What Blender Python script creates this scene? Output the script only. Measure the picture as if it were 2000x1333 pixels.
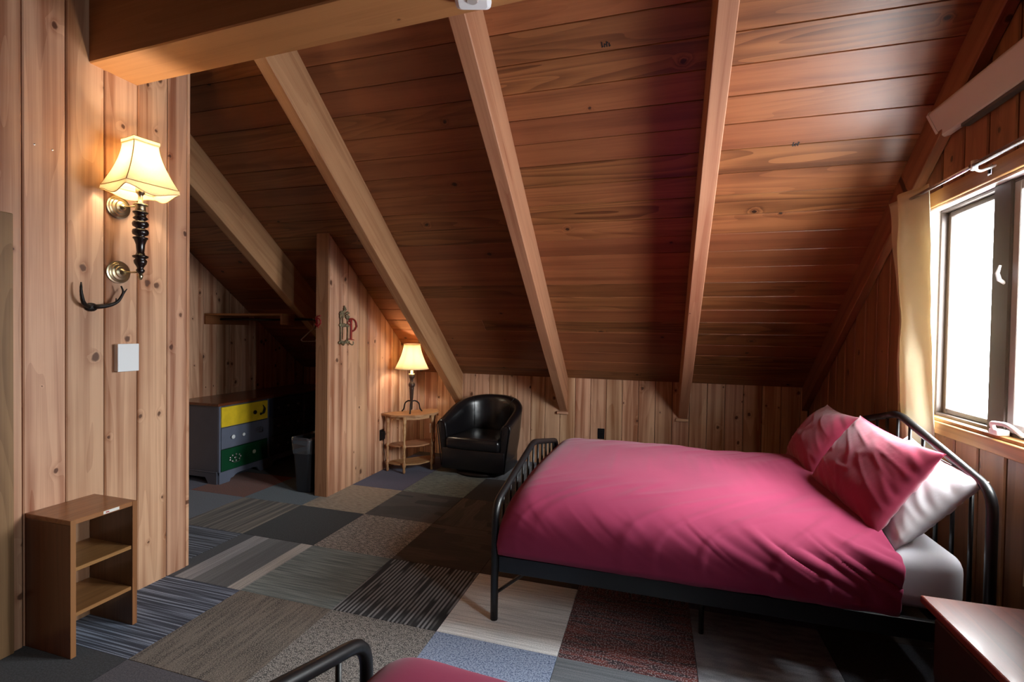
import bpy, bmesh, math, random
from mathutils import Vector, Matrix, noise
PI = math.pi
random.seed(7)
for o in list(bpy.data.objects):
    bpy.data.objects.remove(o)
SC = bpy.context.scene
COL = SC.collection

# ------------------------------------------------------------------ camera
cam_d = bpy.data.cameras.new('camera')
cam = bpy.data.objects.new('camera', cam_d)
COL.objects.link(cam)
cam_d.sensor_width = 36.0
cam_d.lens = 17.0218
cam_d.clip_start = 0.05


def cam_axes(yaw, pitch, roll):
    cy, sy, cp, sp = math.cos(yaw), math.sin(yaw), math.cos(pitch), math.sin(pitch)
    f = Vector((sy * cp, cy * cp, sp))
    r = Vector((cy, -sy, 0))
    u = r.cross(f)
    c, s = math.cos(roll), math.sin(roll)
    return r * c + u * s, u * c - r * s, f


_r, _u, _f = cam_axes(-0.290162, -0.017938, 0.015223)
cam.matrix_world = Matrix(((_r.x, _u.x, -_f.x, 2.84938), (_r.y, _u.y, -_f.y, -2.78540),
                           (_r.z, _u.z, -_f.z, 1.48865), (0, 0, 0, 1)))
SC.camera = cam

# ------------------------------------------------------------------ world, window light, exposure
SKY = 36.0
W = bpy.data.worlds.new('overcast_sky')
SC.world = W
W.use_nodes = True
wn = W.node_tree
wn.nodes.clear()
wo = wn.nodes.new('ShaderNodeOutputWorld')
bg = wn.nodes.new('ShaderNodeBackground')
tc = wn.nodes.new('ShaderNodeTexCoord')
sx = wn.nodes.new('ShaderNodeSeparateXYZ')
mr = wn.nodes.new('ShaderNodeMapRange')
mx = wn.nodes.new('ShaderNodeMix')
mx.data_type = 'RGBA'
wn.links.new(tc.outputs['Generated'], sx.inputs[0])
wn.links.new(sx.outputs['Z'], mr.inputs['Value'])
mr.inputs['From Min'].default_value = -0.12
mr.inputs['From Max'].default_value = 0.25
wn.links.new(mr.outputs[0], mx.inputs['Factor'])
mx.inputs[6].default_value = (0.50, 0.52, 0.55, 1)      # snow covered ground
mx.inputs[7].default_value = (0.95, 0.98, 1.0, 1)       # bright overcast
wn.links.new(mx.outputs[2], bg.inputs['Color'])
bg.inputs['Strength'].default_value = SKY
wn.links.new(bg.outputs[0], wo.inputs['Surface'])

WIN = [(-0.71, 0.47), (-1.92, -1.5)]
WZ0, WZ1 = 1.05, 2.205
for (a, b) in WIN:                                      # sampling portals in the two window openings
    ld = bpy.data.lights.new('sky_portal', 'AREA')
    ld.shape = 'RECTANGLE'
    ld.size = b - a
    ld.size_y = WZ1 - WZ0
    ld.cycles.is_portal = True
    lo = bpy.data.objects.new('sky_portal', ld)
    COL.objects.link(lo)
    lo.matrix_world = Matrix(((0, 0, 1, 4.47), (1, 0, 0, (a + b) / 2), (0, 1, 0, (WZ0 + WZ1) / 2), (0, 0, 0, 1)))

vs = SC.view_settings
SC.display_settings.display_device = 'sRGB'
vs.view_transform = 'Standard'
vs.look = 'None'
vs.gamma = 1.0
vs.use_curve_mapping = False
vs.exposure = 1.1
SC.cycles.max_bounces = 8
SC.cycles.diffuse_bounces = 5
SC.cycles.transparent_max_bounces = 12
SC.cycles.sample_clamp_indirect = 6.0
SC.cycles.caustics_reflective = False
SC.cycles.caustics_refractive = False


# ------------------------------------------------------------------ small helpers
def L(c, g=None, b=None):
    """sRGB 0-255 to linear RGBA"""
    if g is not None:
        c = (c, g, b)
    return tuple([((v / 255 + 0.055) / 1.055) ** 2.4 if v > 10 else v / 255 / 12.92 for v in c]) + (1,)


def mesh_obj(name, bm, mat=None, parent=None, mw=None, smooth=False):
    me = bpy.data.meshes.new(name)
    bm.normal_update()
    bm.to_mesh(me)
    bm.free()
    if smooth:
        me.shade_smooth()
    return link(name, me, mat, parent, mw)


def link(name, me, mat=None, parent=None, mw=None):
    o = bpy.data.objects.new(name, me)
    COL.objects.link(o)
    if mat is not None and not me.materials:
        me.materials.append(mat)
    if parent is not None:
        o.parent = parent
    if mw is not None:
        o.matrix_basis = mw
    return o


def thing(name, label, cat, loc=(0, 0, 0), rz=0, group=None):
    o = bpy.data.objects.new(name, None)
    o.empty_display_size = 0.1
    COL.objects.link(o)
    o.location = loc
    o.rotation_euler = (0, 0, rz)
    return tag(o, label, cat, group)


def tag(o, label, cat, group=None):
    o['label'] = label
    o['category'] = cat
    if group:
        o['group'] = group
    return o


def struct(name, bm=None, mat=None):
    if bm is None:
        o = bpy.data.objects.new(name, None)
        COL.objects.link(o)
    else:
        o = mesh_obj(name, bm, mat)
    o['kind'] = 'structure'
    return o


def BM():
    return bmesh.new()


def box(bm, x0, x1, y0, y1, z0, z1, bev=0.0, seg=1):
    r = bmesh.ops.create_cube(bm, size=1.0)
    vv = r['verts']
    for v in vv:
        v.co = Vector((x0 + (v.co.x + .5) * (x1 - x0), y0 + (v.co.y + .5) * (y1 - y0), z0 + (v.co.z + .5) * (z1 - z0)))
    if bev > 0:
        es = list({e for v in vv for e in v.link_edges})
        bmesh.ops.bevel(bm, geom=es, offset=bev, segments=seg, profile=0.5, affect='EDGES')
    return bm


def boxbm(*a, **k):
    return box(BM(), *a, **k)


def prism(bm, pts, axis, a0, a1):
    """polygon pts (2D in the two other axes, cyclic order) extruded along axis from a0 to a1"""
    def P(p, a):
        if axis == 0:
            return (a, p[0], p[1])
        if axis == 1:
            return (p[0], a, p[1])
        return (p[0], p[1], a)
    v0 = [bm.verts.new(P(p, a0)) for p in pts]
    v1 = [bm.verts.new(P(p, a1)) for p in pts]
    n = len(pts)
    bm.faces.new(v0)
    bm.faces.new(list(reversed(v1)))
    for i in range(n):
        bm.faces.new((v0[i], v1[i], v1[(i + 1) % n], v0[(i + 1) % n]))
    bmesh.ops.recalc_face_normals(bm, faces=bm.faces[:])
    return bm


def lathe(bm, prof, seg=20, loc=(0, 0, 0), caps=True):
    rings = []
    for r, z in prof:
        rings.append([bm.verts.new((loc[0] + max(r, 1e-4) * math.cos(2 * PI * k / seg), loc[1] + max(r, 1e-4) * math.sin(2 * PI * k / seg), loc[2] + z)) for k in range(seg)])
    for a, b in zip(rings[:-1], rings[1:]):
        for k in range(seg):
            bm.faces.new((a[k], a[(k + 1) % seg], b[(k + 1) % seg], b[k]))
    if caps:
        bm.faces.new(list(reversed(rings[0])))
        bm.faces.new(rings[-1])
    bmesh.ops.recalc_face_normals(bm, faces=bm.faces[:])
    return bm


def tube(bm, pts, r, seg=8, caps=True):
    """swept circle along a polyline; r a number or one radius per point"""
    pts = [Vector(p) for p in pts]
    n = len(pts)
    rr = r if isinstance(r, (list, tuple)) else [r] * n
    t0 = (pts[1] - pts[0]).normalized()
    up = Vector((0, 0, 1)) if abs(t0.z) < .9 else Vector((1, 0, 0))
    nrm = t0.cross(up).normalized()
    rings = []
    for i, p in enumerate(pts):
        if i == 0:
            t = pts[1] - pts[0]
        elif i == n - 1:
            t = pts[-1] - pts[-2]
        else:
            t = (pts[i + 1] - p).normalized() + (p - pts[i - 1]).normalized()
        t.normalize()
        nrm = (nrm - t * nrm.dot(t)).normalized()
        bi = t.cross(nrm)
        rings.append([bm.verts.new(p + (nrm * math.cos(2 * PI * k / seg) + bi * math.sin(2 * PI * k / seg)) * rr[i]) for k in range(seg)])
    fs = []
    for a, b in zip(rings[:-1], rings[1:]):
        for k in range(seg):
            fs.append(bm.faces.new((a[k], b[k], b[(k + 1) % seg], a[(k + 1) % seg])))
    if caps:
        fs.append(bm.faces.new(rings[0]))
        fs.append(bm.faces.new(list(reversed(rings[-1]))))
    bmesh.ops.recalc_face_normals(bm, faces=fs)
    return bm


def bend(pts, rad, n=5):
    """rounds the inner corners of a polyline"""
    pts = [Vector(p) for p in pts]
    out = [pts[0]]
    for i in range(1, len(pts) - 1):
        a, p, b = pts[i - 1], pts[i], pts[i + 1]
        da, db = (a - p), (b - p)
        d = min(rad, da.length * .49, db.length * .49)
        s, e = p + da.normalized() * d, p + db.normalized() * d
        for k in range(n + 1):
            t = k / n
            out.append(s * (1 - t) ** 2 + p * 2 * t * (1 - t) + e * t * t)
    out.append(pts[-1])
    return out


def ball(bm, c, r, seg=10, sc=(1, 1, 1)):
    m = Matrix.Translation(c) @ Matrix.Diagonal((r * sc[0], r * sc[1], r * sc[2], 1))
    bmesh.ops.create_uvsphere(bm, u_segments=seg, v_segments=max(5, seg // 2 + 1), radius=1, matrix=m)
    return bm


def grid(bm, nu, nv, f, close_u=False):
    vv = [[bm.verts.new(f(i / nu, j / nv)) for j in range(nv + 1)] for i in range(nu + (0 if close_u else 1))]
    m = len(vv)
    for i in range(nu):
        for j in range(nv):
            bm.faces.new((vv[i][j], vv[(i + 1) % m][j], vv[(i + 1) % m][j + 1], vv[i][j + 1]))
    return vv


def frame(o, xd, zd):
    """matrix with local X along xd (grain) and local Z along zd"""
    x = Vector(xd).normalized()
    z = Vector(zd).normalized()
    y = z.cross(x)
    return Matrix(((x.x, y.x, z.x, o[0]), (x.y, y.y, z.y, o[1]), (x.z, y.z, z.z, o[2]), (0, 0, 0, 1)))


def grained(name, bm, mat, parent, mw, smooth=False, bev=0.0):
    """mesh given in world coordinates, stored in the frame mw so the grain runs along its local X"""
    if bev:
        bmesh.ops.bevel(bm, geom=bm.edges[:], offset=bev, segments=1, profile=.5, affect='EDGES')
    bmesh.ops.transform(bm, matrix=mw.inverted(), verts=bm.verts[:])
    return mesh_obj(name, bm, mat, parent, mw, smooth)


def board(parent, mat, o, xd, zd, Lh, Wd, T=0.02, s=0.0, c=0.004, name='board'):
    """one board: o = middle of the start of its back face, grain along xd, face towards zd; s = slope of its far end"""
    bm = BM()
    h = Wd / 2
    cs = [(-h, 0), (h, 0), (h, T - c), (h - c, T), (-h + c, T), (-h, T - c)]
    a = [bm.verts.new((0, y, z)) for y, z in cs]
    b = [bm.verts.new((max(Lh + s * y, .002), y, z)) for y, z in cs]
    bm.faces.new(a)
    bm.faces.new(list(reversed(b)))
    for i in range(6):
        bm.faces.new((a[i], b[i], b[(i + 1) % 6], a[(i + 1) % 6]))
    bmesh.ops.recalc_face_normals(bm, faces=bm.faces[:])
    return mesh_obj(name, bm, mat, parent, frame(o, xd, zd))


# ------------------------------------------------------------------ materials
class NT:
    def __init__(self, name):
        self.m = bpy.data.materials.new(name)
        self.m.use_nodes = True
        self.t = self.m.node_tree
        self.t.nodes.clear()
        self.out = self.t.nodes.new('ShaderNodeOutputMaterial')

    def n(self, typ, ins=None, **props):
        nd = self.t.nodes.new('ShaderNode' + typ)
        for k, v in props.items():
            setattr(nd, k, v)
        for k, v in (ins or {}).items():
            s = nd.inputs[k]
            if isinstance(v, bpy.types.NodeSocket):
                self.t.links.new(v, s)
            else:
                s.default_value = v
        return nd

    def math(self, op, a, b=0.0, c=0.0):
        return self.n('Math', {0: a, 1: b, 2: c}, operation=op).outputs[0]

    def mix(self, f, a, b):
        nd = self.n('Mix', {0: f, 6: a, 7: b}, data_type='RGBA')
        return nd.outputs[2]

    def rng(self, v, a, b, c=0.0, d=1.0, smooth=True):
        nd = self.n('MapRange', {0: v, 1: a, 2: b, 3: c, 4: d})
        if smooth:
            nd.interpolation_type = 'SMOOTHSTEP'
        return nd.outputs[0]

    def bsdf(self, ins, surf=True):
        b = self.n('BsdfPrincipled', ins)
        if surf:
            self.t.links.new(b.outputs[0], self.out.inputs['Surface'])
        return b


MATS = {}


def plain(name, col, rough=0.5, metal=0.0, bump=0.0, bscale=200, coat=0.0, spec=0.5, sheen=0.0, var=0.0, vscale=6.0):
    if name in MATS:
        return MATS[name]
    t = NT(name)
    tc = t.n('TexCoord')
    nz = t.n('TexNoise', {'Vector': tc.outputs['Object'], 'Scale': vscale, 'Detail': 3})
    k = t.rng(nz.outputs[0], .3, .7, 1 - var, 1 + var)
    c = t.n('HueSaturation', {'Color': col, 'Value': k}).outputs[0]
    ins = {'Base Color': c, 'Roughness': rough, 'Metallic': metal, 'Specular IOR Level': spec, 'Coat Weight': coat, 'Coat Roughness': .15, 'Sheen Weight': sheen}
    b = t.bsdf(ins)
    if bump:
        n2 = t.n('TexNoise', {'Vector': tc.outputs['Object'], 'Scale': bscale, 'Detail': 2})
        bp = t.n('Bump', {'Strength': bump, 'Distance': .002, 'Height': n2.outputs[0]})
        t.t.links.new(bp.outputs[0], b.inputs['Normal'])
    MATS[name] = t.m
    return t.m


def wood(name, light, dark, knot, axis=0, rings=7.0, ring_amt=.5, knots=.5, kcell=4.0, rough=.55, var=.14, coat=0.0, streak=.3, sat=1.0, spec=.35, huev=.012, figure=False):
    if name in MATS:
        return MATS[name]
    t = NT(name)
    tc = t.n('TexCoord')
    oi = t.n('ObjectInfo')
    rnd = oi.outputs['Random']
    s = t.n('SeparateXYZ', {0: tc.outputs['Object']})
    order = [(0, 1, 2), (1, 2, 0), (2, 0, 1)][axis]
    a, b, c = [s.outputs[i] for i in order]
    r1 = t.math('MULTIPLY', rnd, 61.0)
    r2 = t.math('FRACT', t.math('MULTIPLY', rnd, 17.31))
    r3 = t.math('FRACT', t.math('MULTIPLY', rnd, 43.77))
    a0 = t.math('ADD', a, r1)
    # knots
    kv0 = t.n('CombineXYZ', {0: t.math('MULTIPLY', a0, .85), 1: t.math('ADD', t.math('MULTIPLY', b, 1.1), t.math('MULTIPLY', r2, 9.0)), 2: t.math('MULTIPLY', c, .3)})
    kd = t.n('TexNoise', {'Vector': kv0.outputs[0], 'Scale': 26.0, 'Detail': 2})
    kd2 = t.n('VectorMath', {0: kd.outputs['Color'], 1: (.5, .5, .5)}, operation='SUBTRACT')
    kd3 = t.n('VectorMath', {0: kd2.outputs[0], 'Scale': .022}, operation='SCALE')
    kv = t.n('VectorMath', {0: kv0.outputs[0], 1: kd3.outputs[0]}, operation='ADD')
    vo = t.n('TexVoronoi', {'Vector': kv.outputs[0], 'Scale': kcell}, feature='F1', voronoi_dimensions='2D')
    vc = t.n('SeparateColor', {0: vo.outputs['Color']})
    d = vo.outputs['Distance']
    rad = t.math('MULTIPLY', t.rng(vc.outputs[0], 1 - knots, 1.0, 0.0, 1.0, False), .016 * kcell)
    rad = t.math('ADD', rad, t.rng(vc.outputs[0], 1 - knots, 1 - knots + .02, 0.0, .007 * kcell, False))
    kn = t.math('SUBTRACT', 1.0, t.math('MINIMUM', t.math('DIVIDE', d, t.math('ADD', rad, 1e-4)), 1.0))
    kmask = t.rng(kn, 0.0, .45)
    halo = t.math('SUBTRACT', 1.0, t.math('MINIMUM', t.math('DIVIDE', d, t.math('ADD', t.math('MULTIPLY', rad, 3.2), 1e-4)), 1.0))
    halo = t.math('MULTIPLY', halo, halo)
    # growth rings: contours of a stretched noise, pulled round the knots
    gv = t.n('CombineXYZ', {0: t.math('MULTIPLY', a0, .42), 1: t.math('ADD', t.math('MULTIPLY', b, 5.5), t.math('MULTIPLY', r2, 20)), 2: t.math('MULTIPLY', c, 5.5)})
    nz = t.n('TexNoise', {'Vector': gv.outputs[0], 'Scale': 1.0, 'Detail': 1.5, 'Roughness': .4})
    h = t.math('ADD', nz.outputs[0], t.math('MULTIPLY', halo, .22))
    ring = t.math('FRACT', t.math('MULTIPLY', h, t.math('ADD', rings, t.math('MULTIPLY', r3, rings))))
    ring = t.rng(ring, .15, 1.0)
    fv = t.n('CombineXYZ', {0: t.math('MULTIPLY', a0, 3.0), 1: t.math('MULTIPLY', b, 190.0), 2: t.math('MULTIPLY', c, 190.0)})
    fib = t.n('TexNoise', {'Vector': fv.outputs[0], 'Scale': 1.0, 'Detail': 2})
    sv = t.n('CombineXYZ', {0: t.math('MULTIPLY', a0, .35), 1: t.math('ADD', t.math('MULTIPLY', b, 16.0), r1), 2: t.math('MULTIPLY', c, 16.0)})
    st = t.n('TexNoise', {'Vector': sv.outputs[0], 'Scale': 1.0, 'Detail': 2})
    bl = t.n('TexNoise', {'Vector': kv.outputs[0], 'Scale': 3.0, 'Detail': 3})
    if figure:
        ring_amt = t.math('ADD', .06, t.math('MULTIPLY', t.math('POWER', r2, 1.6), ring_amt))
    f = t.math('ADD', t.math('MULTIPLY', ring, ring_amt), t.math('MULTIPLY', t.rng(st.outputs[0], .42, .72), streak))
    f = t.math('ADD', f, t.math('MULTIPLY', t.math('SUBTRACT', fib.outputs[0], .5), .5))
    f = t.math('ADD', f, t.math('MULTIPLY', halo, .35))
    f = t.math('ADD', f, t.math('MULTIPLY', t.math('SUBTRACT', bl.outputs[0], .5), .5))
    f = t.n('Clamp', {0: f}).outputs[0]
    col = t.mix(f, light, dark)
    col = t.mix(t.math('MULTIPLY', kmask, .85), col, knot)
    hue = t.math('ADD', .5 - huev, t.math('MULTIPLY', r2, 2 * huev))
    val = t.math('ADD', 1 - var, t.math('MULTIPLY', r3, 2 * var))
    col = t.n('HueSaturation', {'Hue': hue, 'Saturation': sat, 'Value': val, 'Color': col}).outputs[0]
    bs = t.bsdf({'Base Color': col, 'Roughness': rough, 'Specular IOR Level': spec, 'Coat Weight': coat, 'Coat Roughness': .12})
    hh = t.math('ADD', t.math('MULTIPLY', fib.outputs[0], .6), t.math('MULTIPLY', ring, -.5))
    bp = t.n('Bump', {'Strength': .22, 'Distance': .0012, 'Height': hh})
    t.t.links.new(bp.outputs[0], bs.inputs['Normal'])
    MATS[name] = t.m
    return t.m


def carpet(name, cols, mode='plain', fr=60.0, along=4.0, contrast=(.35, .65)):
    """loop pile tile; stripes run along local X"""
    t = NT(name)
    tc = t.n('TexCoord')
    oi = t.n('ObjectInfo')
    off = t.math('MULTIPLY', oi.outputs['Random'], 30.0)
    s = t.n('SeparateXYZ', {0: tc.outputs['Object']})
    x = t.math('ADD', s.outputs[0], off)
    y = t.math('ADD', s.outputs[1], off)
    v = t.n('CombineXYZ', {0: t.math('MULTIPLY', x, along), 1: t.math('MULTIPLY', y, fr), 2: 0.0})
    nz = t.n('TexNoise', {'Vector': v.outputs[0], 'Scale': 1.0, 'Detail': 2})
    f = nz.outputs[0]
    pile = t.n('TexNoise', {'Vector': tc.outputs['Object'], 'Scale': 260.0, 'Detail': 1})
    fm = t.rng(f, contrast[0], contrast[1])
    col = t.mix(fm, cols[0], cols[1])
    if mode == 'lines':                # thin light lines on a dark field, broken along their length
        w = t.math('FRACT', t.math('MULTIPLY', s.outputs[1], 42.0))
        ln = t.rng(t.math('ABSOLUTE', t.math('SUBTRACT', w, .5)), .20, .30, 1.0, 0.0)
        bv = t.n('CombineXYZ', {0: t.math('MULTIPLY', x, 3.0), 1: t.math('MULTIPLY', t.math('FLOOR', t.math('MULTIPLY', s.outputs[1], 42.0)), 3.7), 2: 0.0})
        br = t.n('TexNoise', {'Vector': bv.outputs[0], 'Scale': 1.0})
        ln = t.math('MULTIPLY', ln, t.rng(br.outputs[0], .38, .5))
        col = t.mix(ln, cols[0], cols[1])
    elif mode == 'bands':              # a few broad bands of different greys
        w = s.outputs[1]
        edges = [-.30, -.21, -.05, .06, .11, .19]
        col = cols[0]
        for e, c in zip(edges, cols[1:]):
            col = t.mix(t.math('GREATER_THAN', w, e), col, c)
        col = t.mix(t.math('MULTIPLY', fm, .35), col, L(60, 60, 62))
    elif mode == 'blocks':
        vb = t.n('TexVoronoi', {'Vector': t.n('CombineXYZ', {0: t.math('MULTIPLY', x, 3.0), 1: t.math('MULTIPLY', y, 9.0), 2: 0.0}).outputs[0], 'Scale': 1.0}, distance='CHEBYCHEV')
        sc = t.n('SeparateColor', {0: vb.outputs['Color']})
        col = t.mix(sc.outputs[0], cols[0], cols[1])
        col = t.mix(t.math('MULTIPLY', fm, .4), col, cols[-1])
    elif mode == 'speckle':
        n2 = t.n('TexNoise', {'Vector': tc.outputs['Object'], 'Scale': 190.0, 'Detail': 2})
        col = t.mix(t.rng(n2.outputs[0], .48, .6), col, cols[-1])
    elif mode == 'tri':                # stripes plus patches of a third colour
        n2 = t.n('TexNoise', {'Vector': t.n('CombineXYZ', {0: t.math('MULTIPLY', x, 6.0), 1: t.math('MULTIPLY', y, 40.0), 2: 0.0}).outputs[0], 'Scale': 1.0})
        col = t.mix(t.rng(n2.outputs[0], .5, .6), col, cols[2])
        n3 = t.n('TexNoise', {'Vector': tc.outputs['Object'], 'Scale': 130.0, 'Detail': 1})
        col = t.mix(t.rng(n3.outputs[0], .52, .62), col, cols[3])
    pv = t.rng(pile.outputs[0], .3, .7, .72, 1.28, False)
    col = t.n('HueSaturation', {'Value': pv, 'Color': col}).outputs[0]
    b = t.bsdf({'Base Color': col, 'Roughness': .95, 'Specular IOR Level': .1, 'Sheen Weight': .15})
    bp = t.n('Bump', {'Strength': .5, 'Distance': .002, 'Height': pile.outputs[0]})
    t.t.links.new(bp.outputs[0], b.inputs['Normal'])
    return t.m


def cloth(name, col, col2, weave=900, wr=.25, sheen=.3, trans=0.0):
    t = NT(name)
    tc = t.n('TexCoord')
    n1 = t.n('TexNoise', {'Vector': tc.outputs['Object'], 'Scale': 3.5, 'Detail': 3})
    n2 = t.n('TexNoise', {'Vector': tc.outputs['Object'], 'Scale': 28.0, 'Detail': 4, 'Distortion': .6})
    n3 = t.n('TexNoise', {'Vector': tc.outputs['Object'], 'Scale': weave, 'Detail': 0})
    c = t.mix(t.rng(n1.outputs[0], .3, .7), col, col2)
    h = t.math('ADD', t.math('MULTIPLY', n2.outputs[0], 1.0), t.math('MULTIPLY', n3.outputs[0], .05))
    bp = t.n('Bump', {'Strength': wr, 'Distance': .008, 'Height': h})
    b = t.bsdf({'Base Color': c, 'Roughness': .85, 'Specular IOR Level': .2, 'Sheen Weight': sheen, 'Sheen Roughness': .4, 'Normal': bp.outputs[0]}, surf=not trans)
    if trans:
        tr = t.n('BsdfTranslucent', {'Color': c, 'Normal': bp.outputs[0]})
        ms = t.n('MixShader', {0: trans, 1: b.outputs[0], 2: tr.outputs[0]})
        t.t.links.new(ms.outputs[0], t.out.inputs['Surface'])
    return t.m


M_WALL = wood('cedar_wall_board', L(214, 169, 136), L(152, 97, 66), L(78, 42, 25), knots=.42, kcell=5.0, rings=6, ring_amt=.24, streak=.75, rough=.5, var=.11, huev=.006)
M_CEIL = wood('stained_ceiling_board', L(150, 94, 58), L(90, 49, 28), L(32, 18, 13), knots=.12, kcell=4.0, rings=9, ring_amt=.55, streak=.4, rough=.36, var=.15, spec=.5, figure=True, huev=.006)
M_RAFT = wood('fir_rafter', L(184, 136, 98), L(140, 86, 54), L(88, 54, 40), knots=.16, kcell=3.0, rings=4, ring_amt=.25, streak=.5, rough=.6, var=.06)
M_BEAM = wood('fir_beam', L(176, 126, 76), L(140, 92, 50), L(96, 64, 40), knots=.14, kcell=3.0, rings=4, ring_amt=.2, streak=.4, rough=.6, var=.03)
M_TRIM = wood('window_trim_wood', L(160, 112, 68), L(112, 70, 38), L(60, 36, 20), knots=.03, rings=5, ring_amt=.3, rough=.5)
M_PARTEND = wood('post_board', L(178, 132, 96), L(138, 92, 60), L(84, 54, 34), knots=.2, kcell=5, rings=8, ring_amt=.4, rough=.6, var=.05)
M_RWALL = wood('window_wall_board', L(140, 92, 62), L(98, 58, 36), L(50, 28, 18), knots=.35, kcell=5.0, rings=6, ring_amt=.24, streak=.5, rough=.5, var=.10, huev=.006)  # redder stain, darkened further to put the weak fill light into the colour
M_SHEATH = plain('dark_sheathing', L(46, 28, 18), .9)
M_BLACKM = plain('black_powder_coat', L(18, 18, 20), .38, bump=.05, bscale=600)
M_WHITEP = plain('white_plastic', L(236, 238, 240), .4)
M_GREYW = plain('warm_white_metal', L(184, 176, 172), .45)
M_BRASS = plain('antique_brass', L(206, 194, 160), .3, 1.0, var=.1)
M_DKWOOD = plain('dark_turned_wood', L(34, 22, 18), .25, coat=.4)
M_IRON = plain('dark_iron', L(40, 34, 32), .5, .6, bump=.2, bscale=80)
M_CHROME = plain('brushed_steel', L(205, 205, 210), .25, 1.0)
M_DUVET = cloth('maroon_cotton', L(146, 48, 80), L(138, 44, 76), wr=.05, sheen=.12)
M_PILW = cloth('maroon_pillow_cotton', L(150, 46, 72), L(140, 40, 64), wr=.10, sheen=.3)
M_WHITEC = cloth('white_cotton', L(226, 222, 226), L(218, 214, 220), wr=.08, sheen=.1)
M_CURT = cloth('cream_curtain_cloth', L(204, 190, 160), L(194, 178, 146), wr=.15, sheen=.1, trans=.2)

# ------------------------------------------------------------------ room constants
K = 2.60            # knee wall face (y)
Z0 = 0.985          # ceiling height at the knee wall
MS = 0.769          # ceiling rise per metre towards the camera
XL, XA, XR = 0.073, -1.66, 4.29     # left wall face, alcove wall face, window wall face
YR = -2.75          # ridge
YB = -4.60          # wall behind the camera
T = 0.02


def zc(y):
    return Z0 + MS * (K - y) if y > YR else Z0 + MS * (K - YR) - MS * (YR - y)


NRM = Vector((0, -MS, -1)).normalized()      # inward normal of the slope
UPS = Vector((0, -1, MS)).normalized()       # up the slope

# ------------------------------------------------------------------ floor: carpet squares
S = 0.61
floor = struct('floor', boxbm(XA - .1, XR + .2, YB - .1, K + .1, -.14, -.012), M_SHEATH)
CP = {
    'black': carpet('carpet_black', [L(30, 30, 34), L(44, 44, 48)], fr=120, along=120),
    'heather': carpet('carpet_heather', [L(52, 46, 46), L(150, 138, 130), L(176, 166, 160)], 'speckle', 90, 30, (.45, .62)),
    'brownline': carpet('carpet_brown_line', [L(78, 72, 68), L(134, 124, 114)], 'plain', 34, 1.2, (.35, .68)),
    'bluegrey': carpet('carpet_blue_grey', [L(98, 104, 118), L(118, 124, 138)], fr=150, along=150),
    'steel': carpet('carpet_steel_blue', [L(86, 98, 110), L(104, 116, 126)], fr=120, along=120),
    'taupe': carpet('carpet_taupe', [L(132, 118, 104), L(160, 146, 130)], fr=90, along=20),
    'rust': carpet('carpet_rust', [L(104, 46, 28), L(132, 64, 40)], fr=120, along=120),
    'denim': carpet('carpet_denim', [L(66, 66, 92), L(92, 92, 120)], fr=150, along=150),
    'moss': carpet('carpet_moss', [L(52, 58, 56), L(112, 120, 114), L(128, 134, 128)], 'speckle', 90, 14, (.4, .62)),
    'charblock': carpet('carpet_charcoal_block', [L(40, 42, 46), L(80, 76, 76), L(60, 54, 52)], 'blocks', 90, 12),
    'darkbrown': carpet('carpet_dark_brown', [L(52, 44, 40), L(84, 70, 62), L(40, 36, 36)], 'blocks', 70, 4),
    'bands': carpet('carpet_broad_bands', [L(160, 156, 154), L(186, 182, 178), L(96, 98, 102), L(112, 114, 118), L(150, 152, 158), L(160, 160, 166), L(70, 72, 80)], 'bands', 120, 3),
    'navyline': carpet('carpet_navy_line', [L(40, 44, 60), L(142, 150, 168)], 'plain', 90, 1.3, (.45, .66)),
    'bluestreak': carpet('carpet_blue_streak', [L(40, 46, 66), L(140, 152, 176)], 'plain', 95, 1.3, (.44, .64)),
    'sage': carpet('carpet_sage', [L(88, 96, 98), L(134, 142, 140)], 'plain', 110, 3.0, (.3, .7)),
    'thinline': carpet('carpet_thin_line', [L(36, 36, 40), L(138, 138, 142)], 'lines', 60, 3),
    'cream': carpet('carpet_cream', [L(204, 204, 205), L(238, 237, 237)], 'plain', 90, 3.0, (.3, .66)),
    'wine': carpet('carpet_wine_mix', [L(78, 40, 44), L(130, 66, 60), L(60, 48, 54), L(158, 142, 144)], 'tri', 50, 4),
    'greysoft': carpet('carpet_soft_grey', [L(124, 124, 130), L(150, 150, 156)], 'plain', 30, 9, (.35, .65)),
    'greyline': carpet('carpet_grey_line', [L(92, 98, 104), L(122, 126, 132)], 'plain', 60, 1.6, (.3, .7)),
    'blueflek': carpet('carpet_blue_fleck', [L(84, 100, 132), L(146, 160, 186), L(160, 172, 196)], 'speckle', 110, 110, (.4, .6)),
    'brownflek': carpet('carpet_brown_fleck', [L(66, 60, 56), L(112, 102, 94), L(136, 126, 116)], 'speckle', 40, 5, (.35, .65)),
    'greyflek': carpet('carpet_grey_fleck', [L(62, 60, 60), L(120, 114, 112), L(170, 164, 158)], 'speckle', 60, 40, (.4, .62)),
    'charcoal': carpet('carpet_charcoal', [L(44, 46, 50), L(60, 60, 66)], fr=120, along=120),
    'plum': carpet('carpet_plum_grey', [L(74, 72, 80), L(92, 88, 96)], fr=120, along=120),
}
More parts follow.
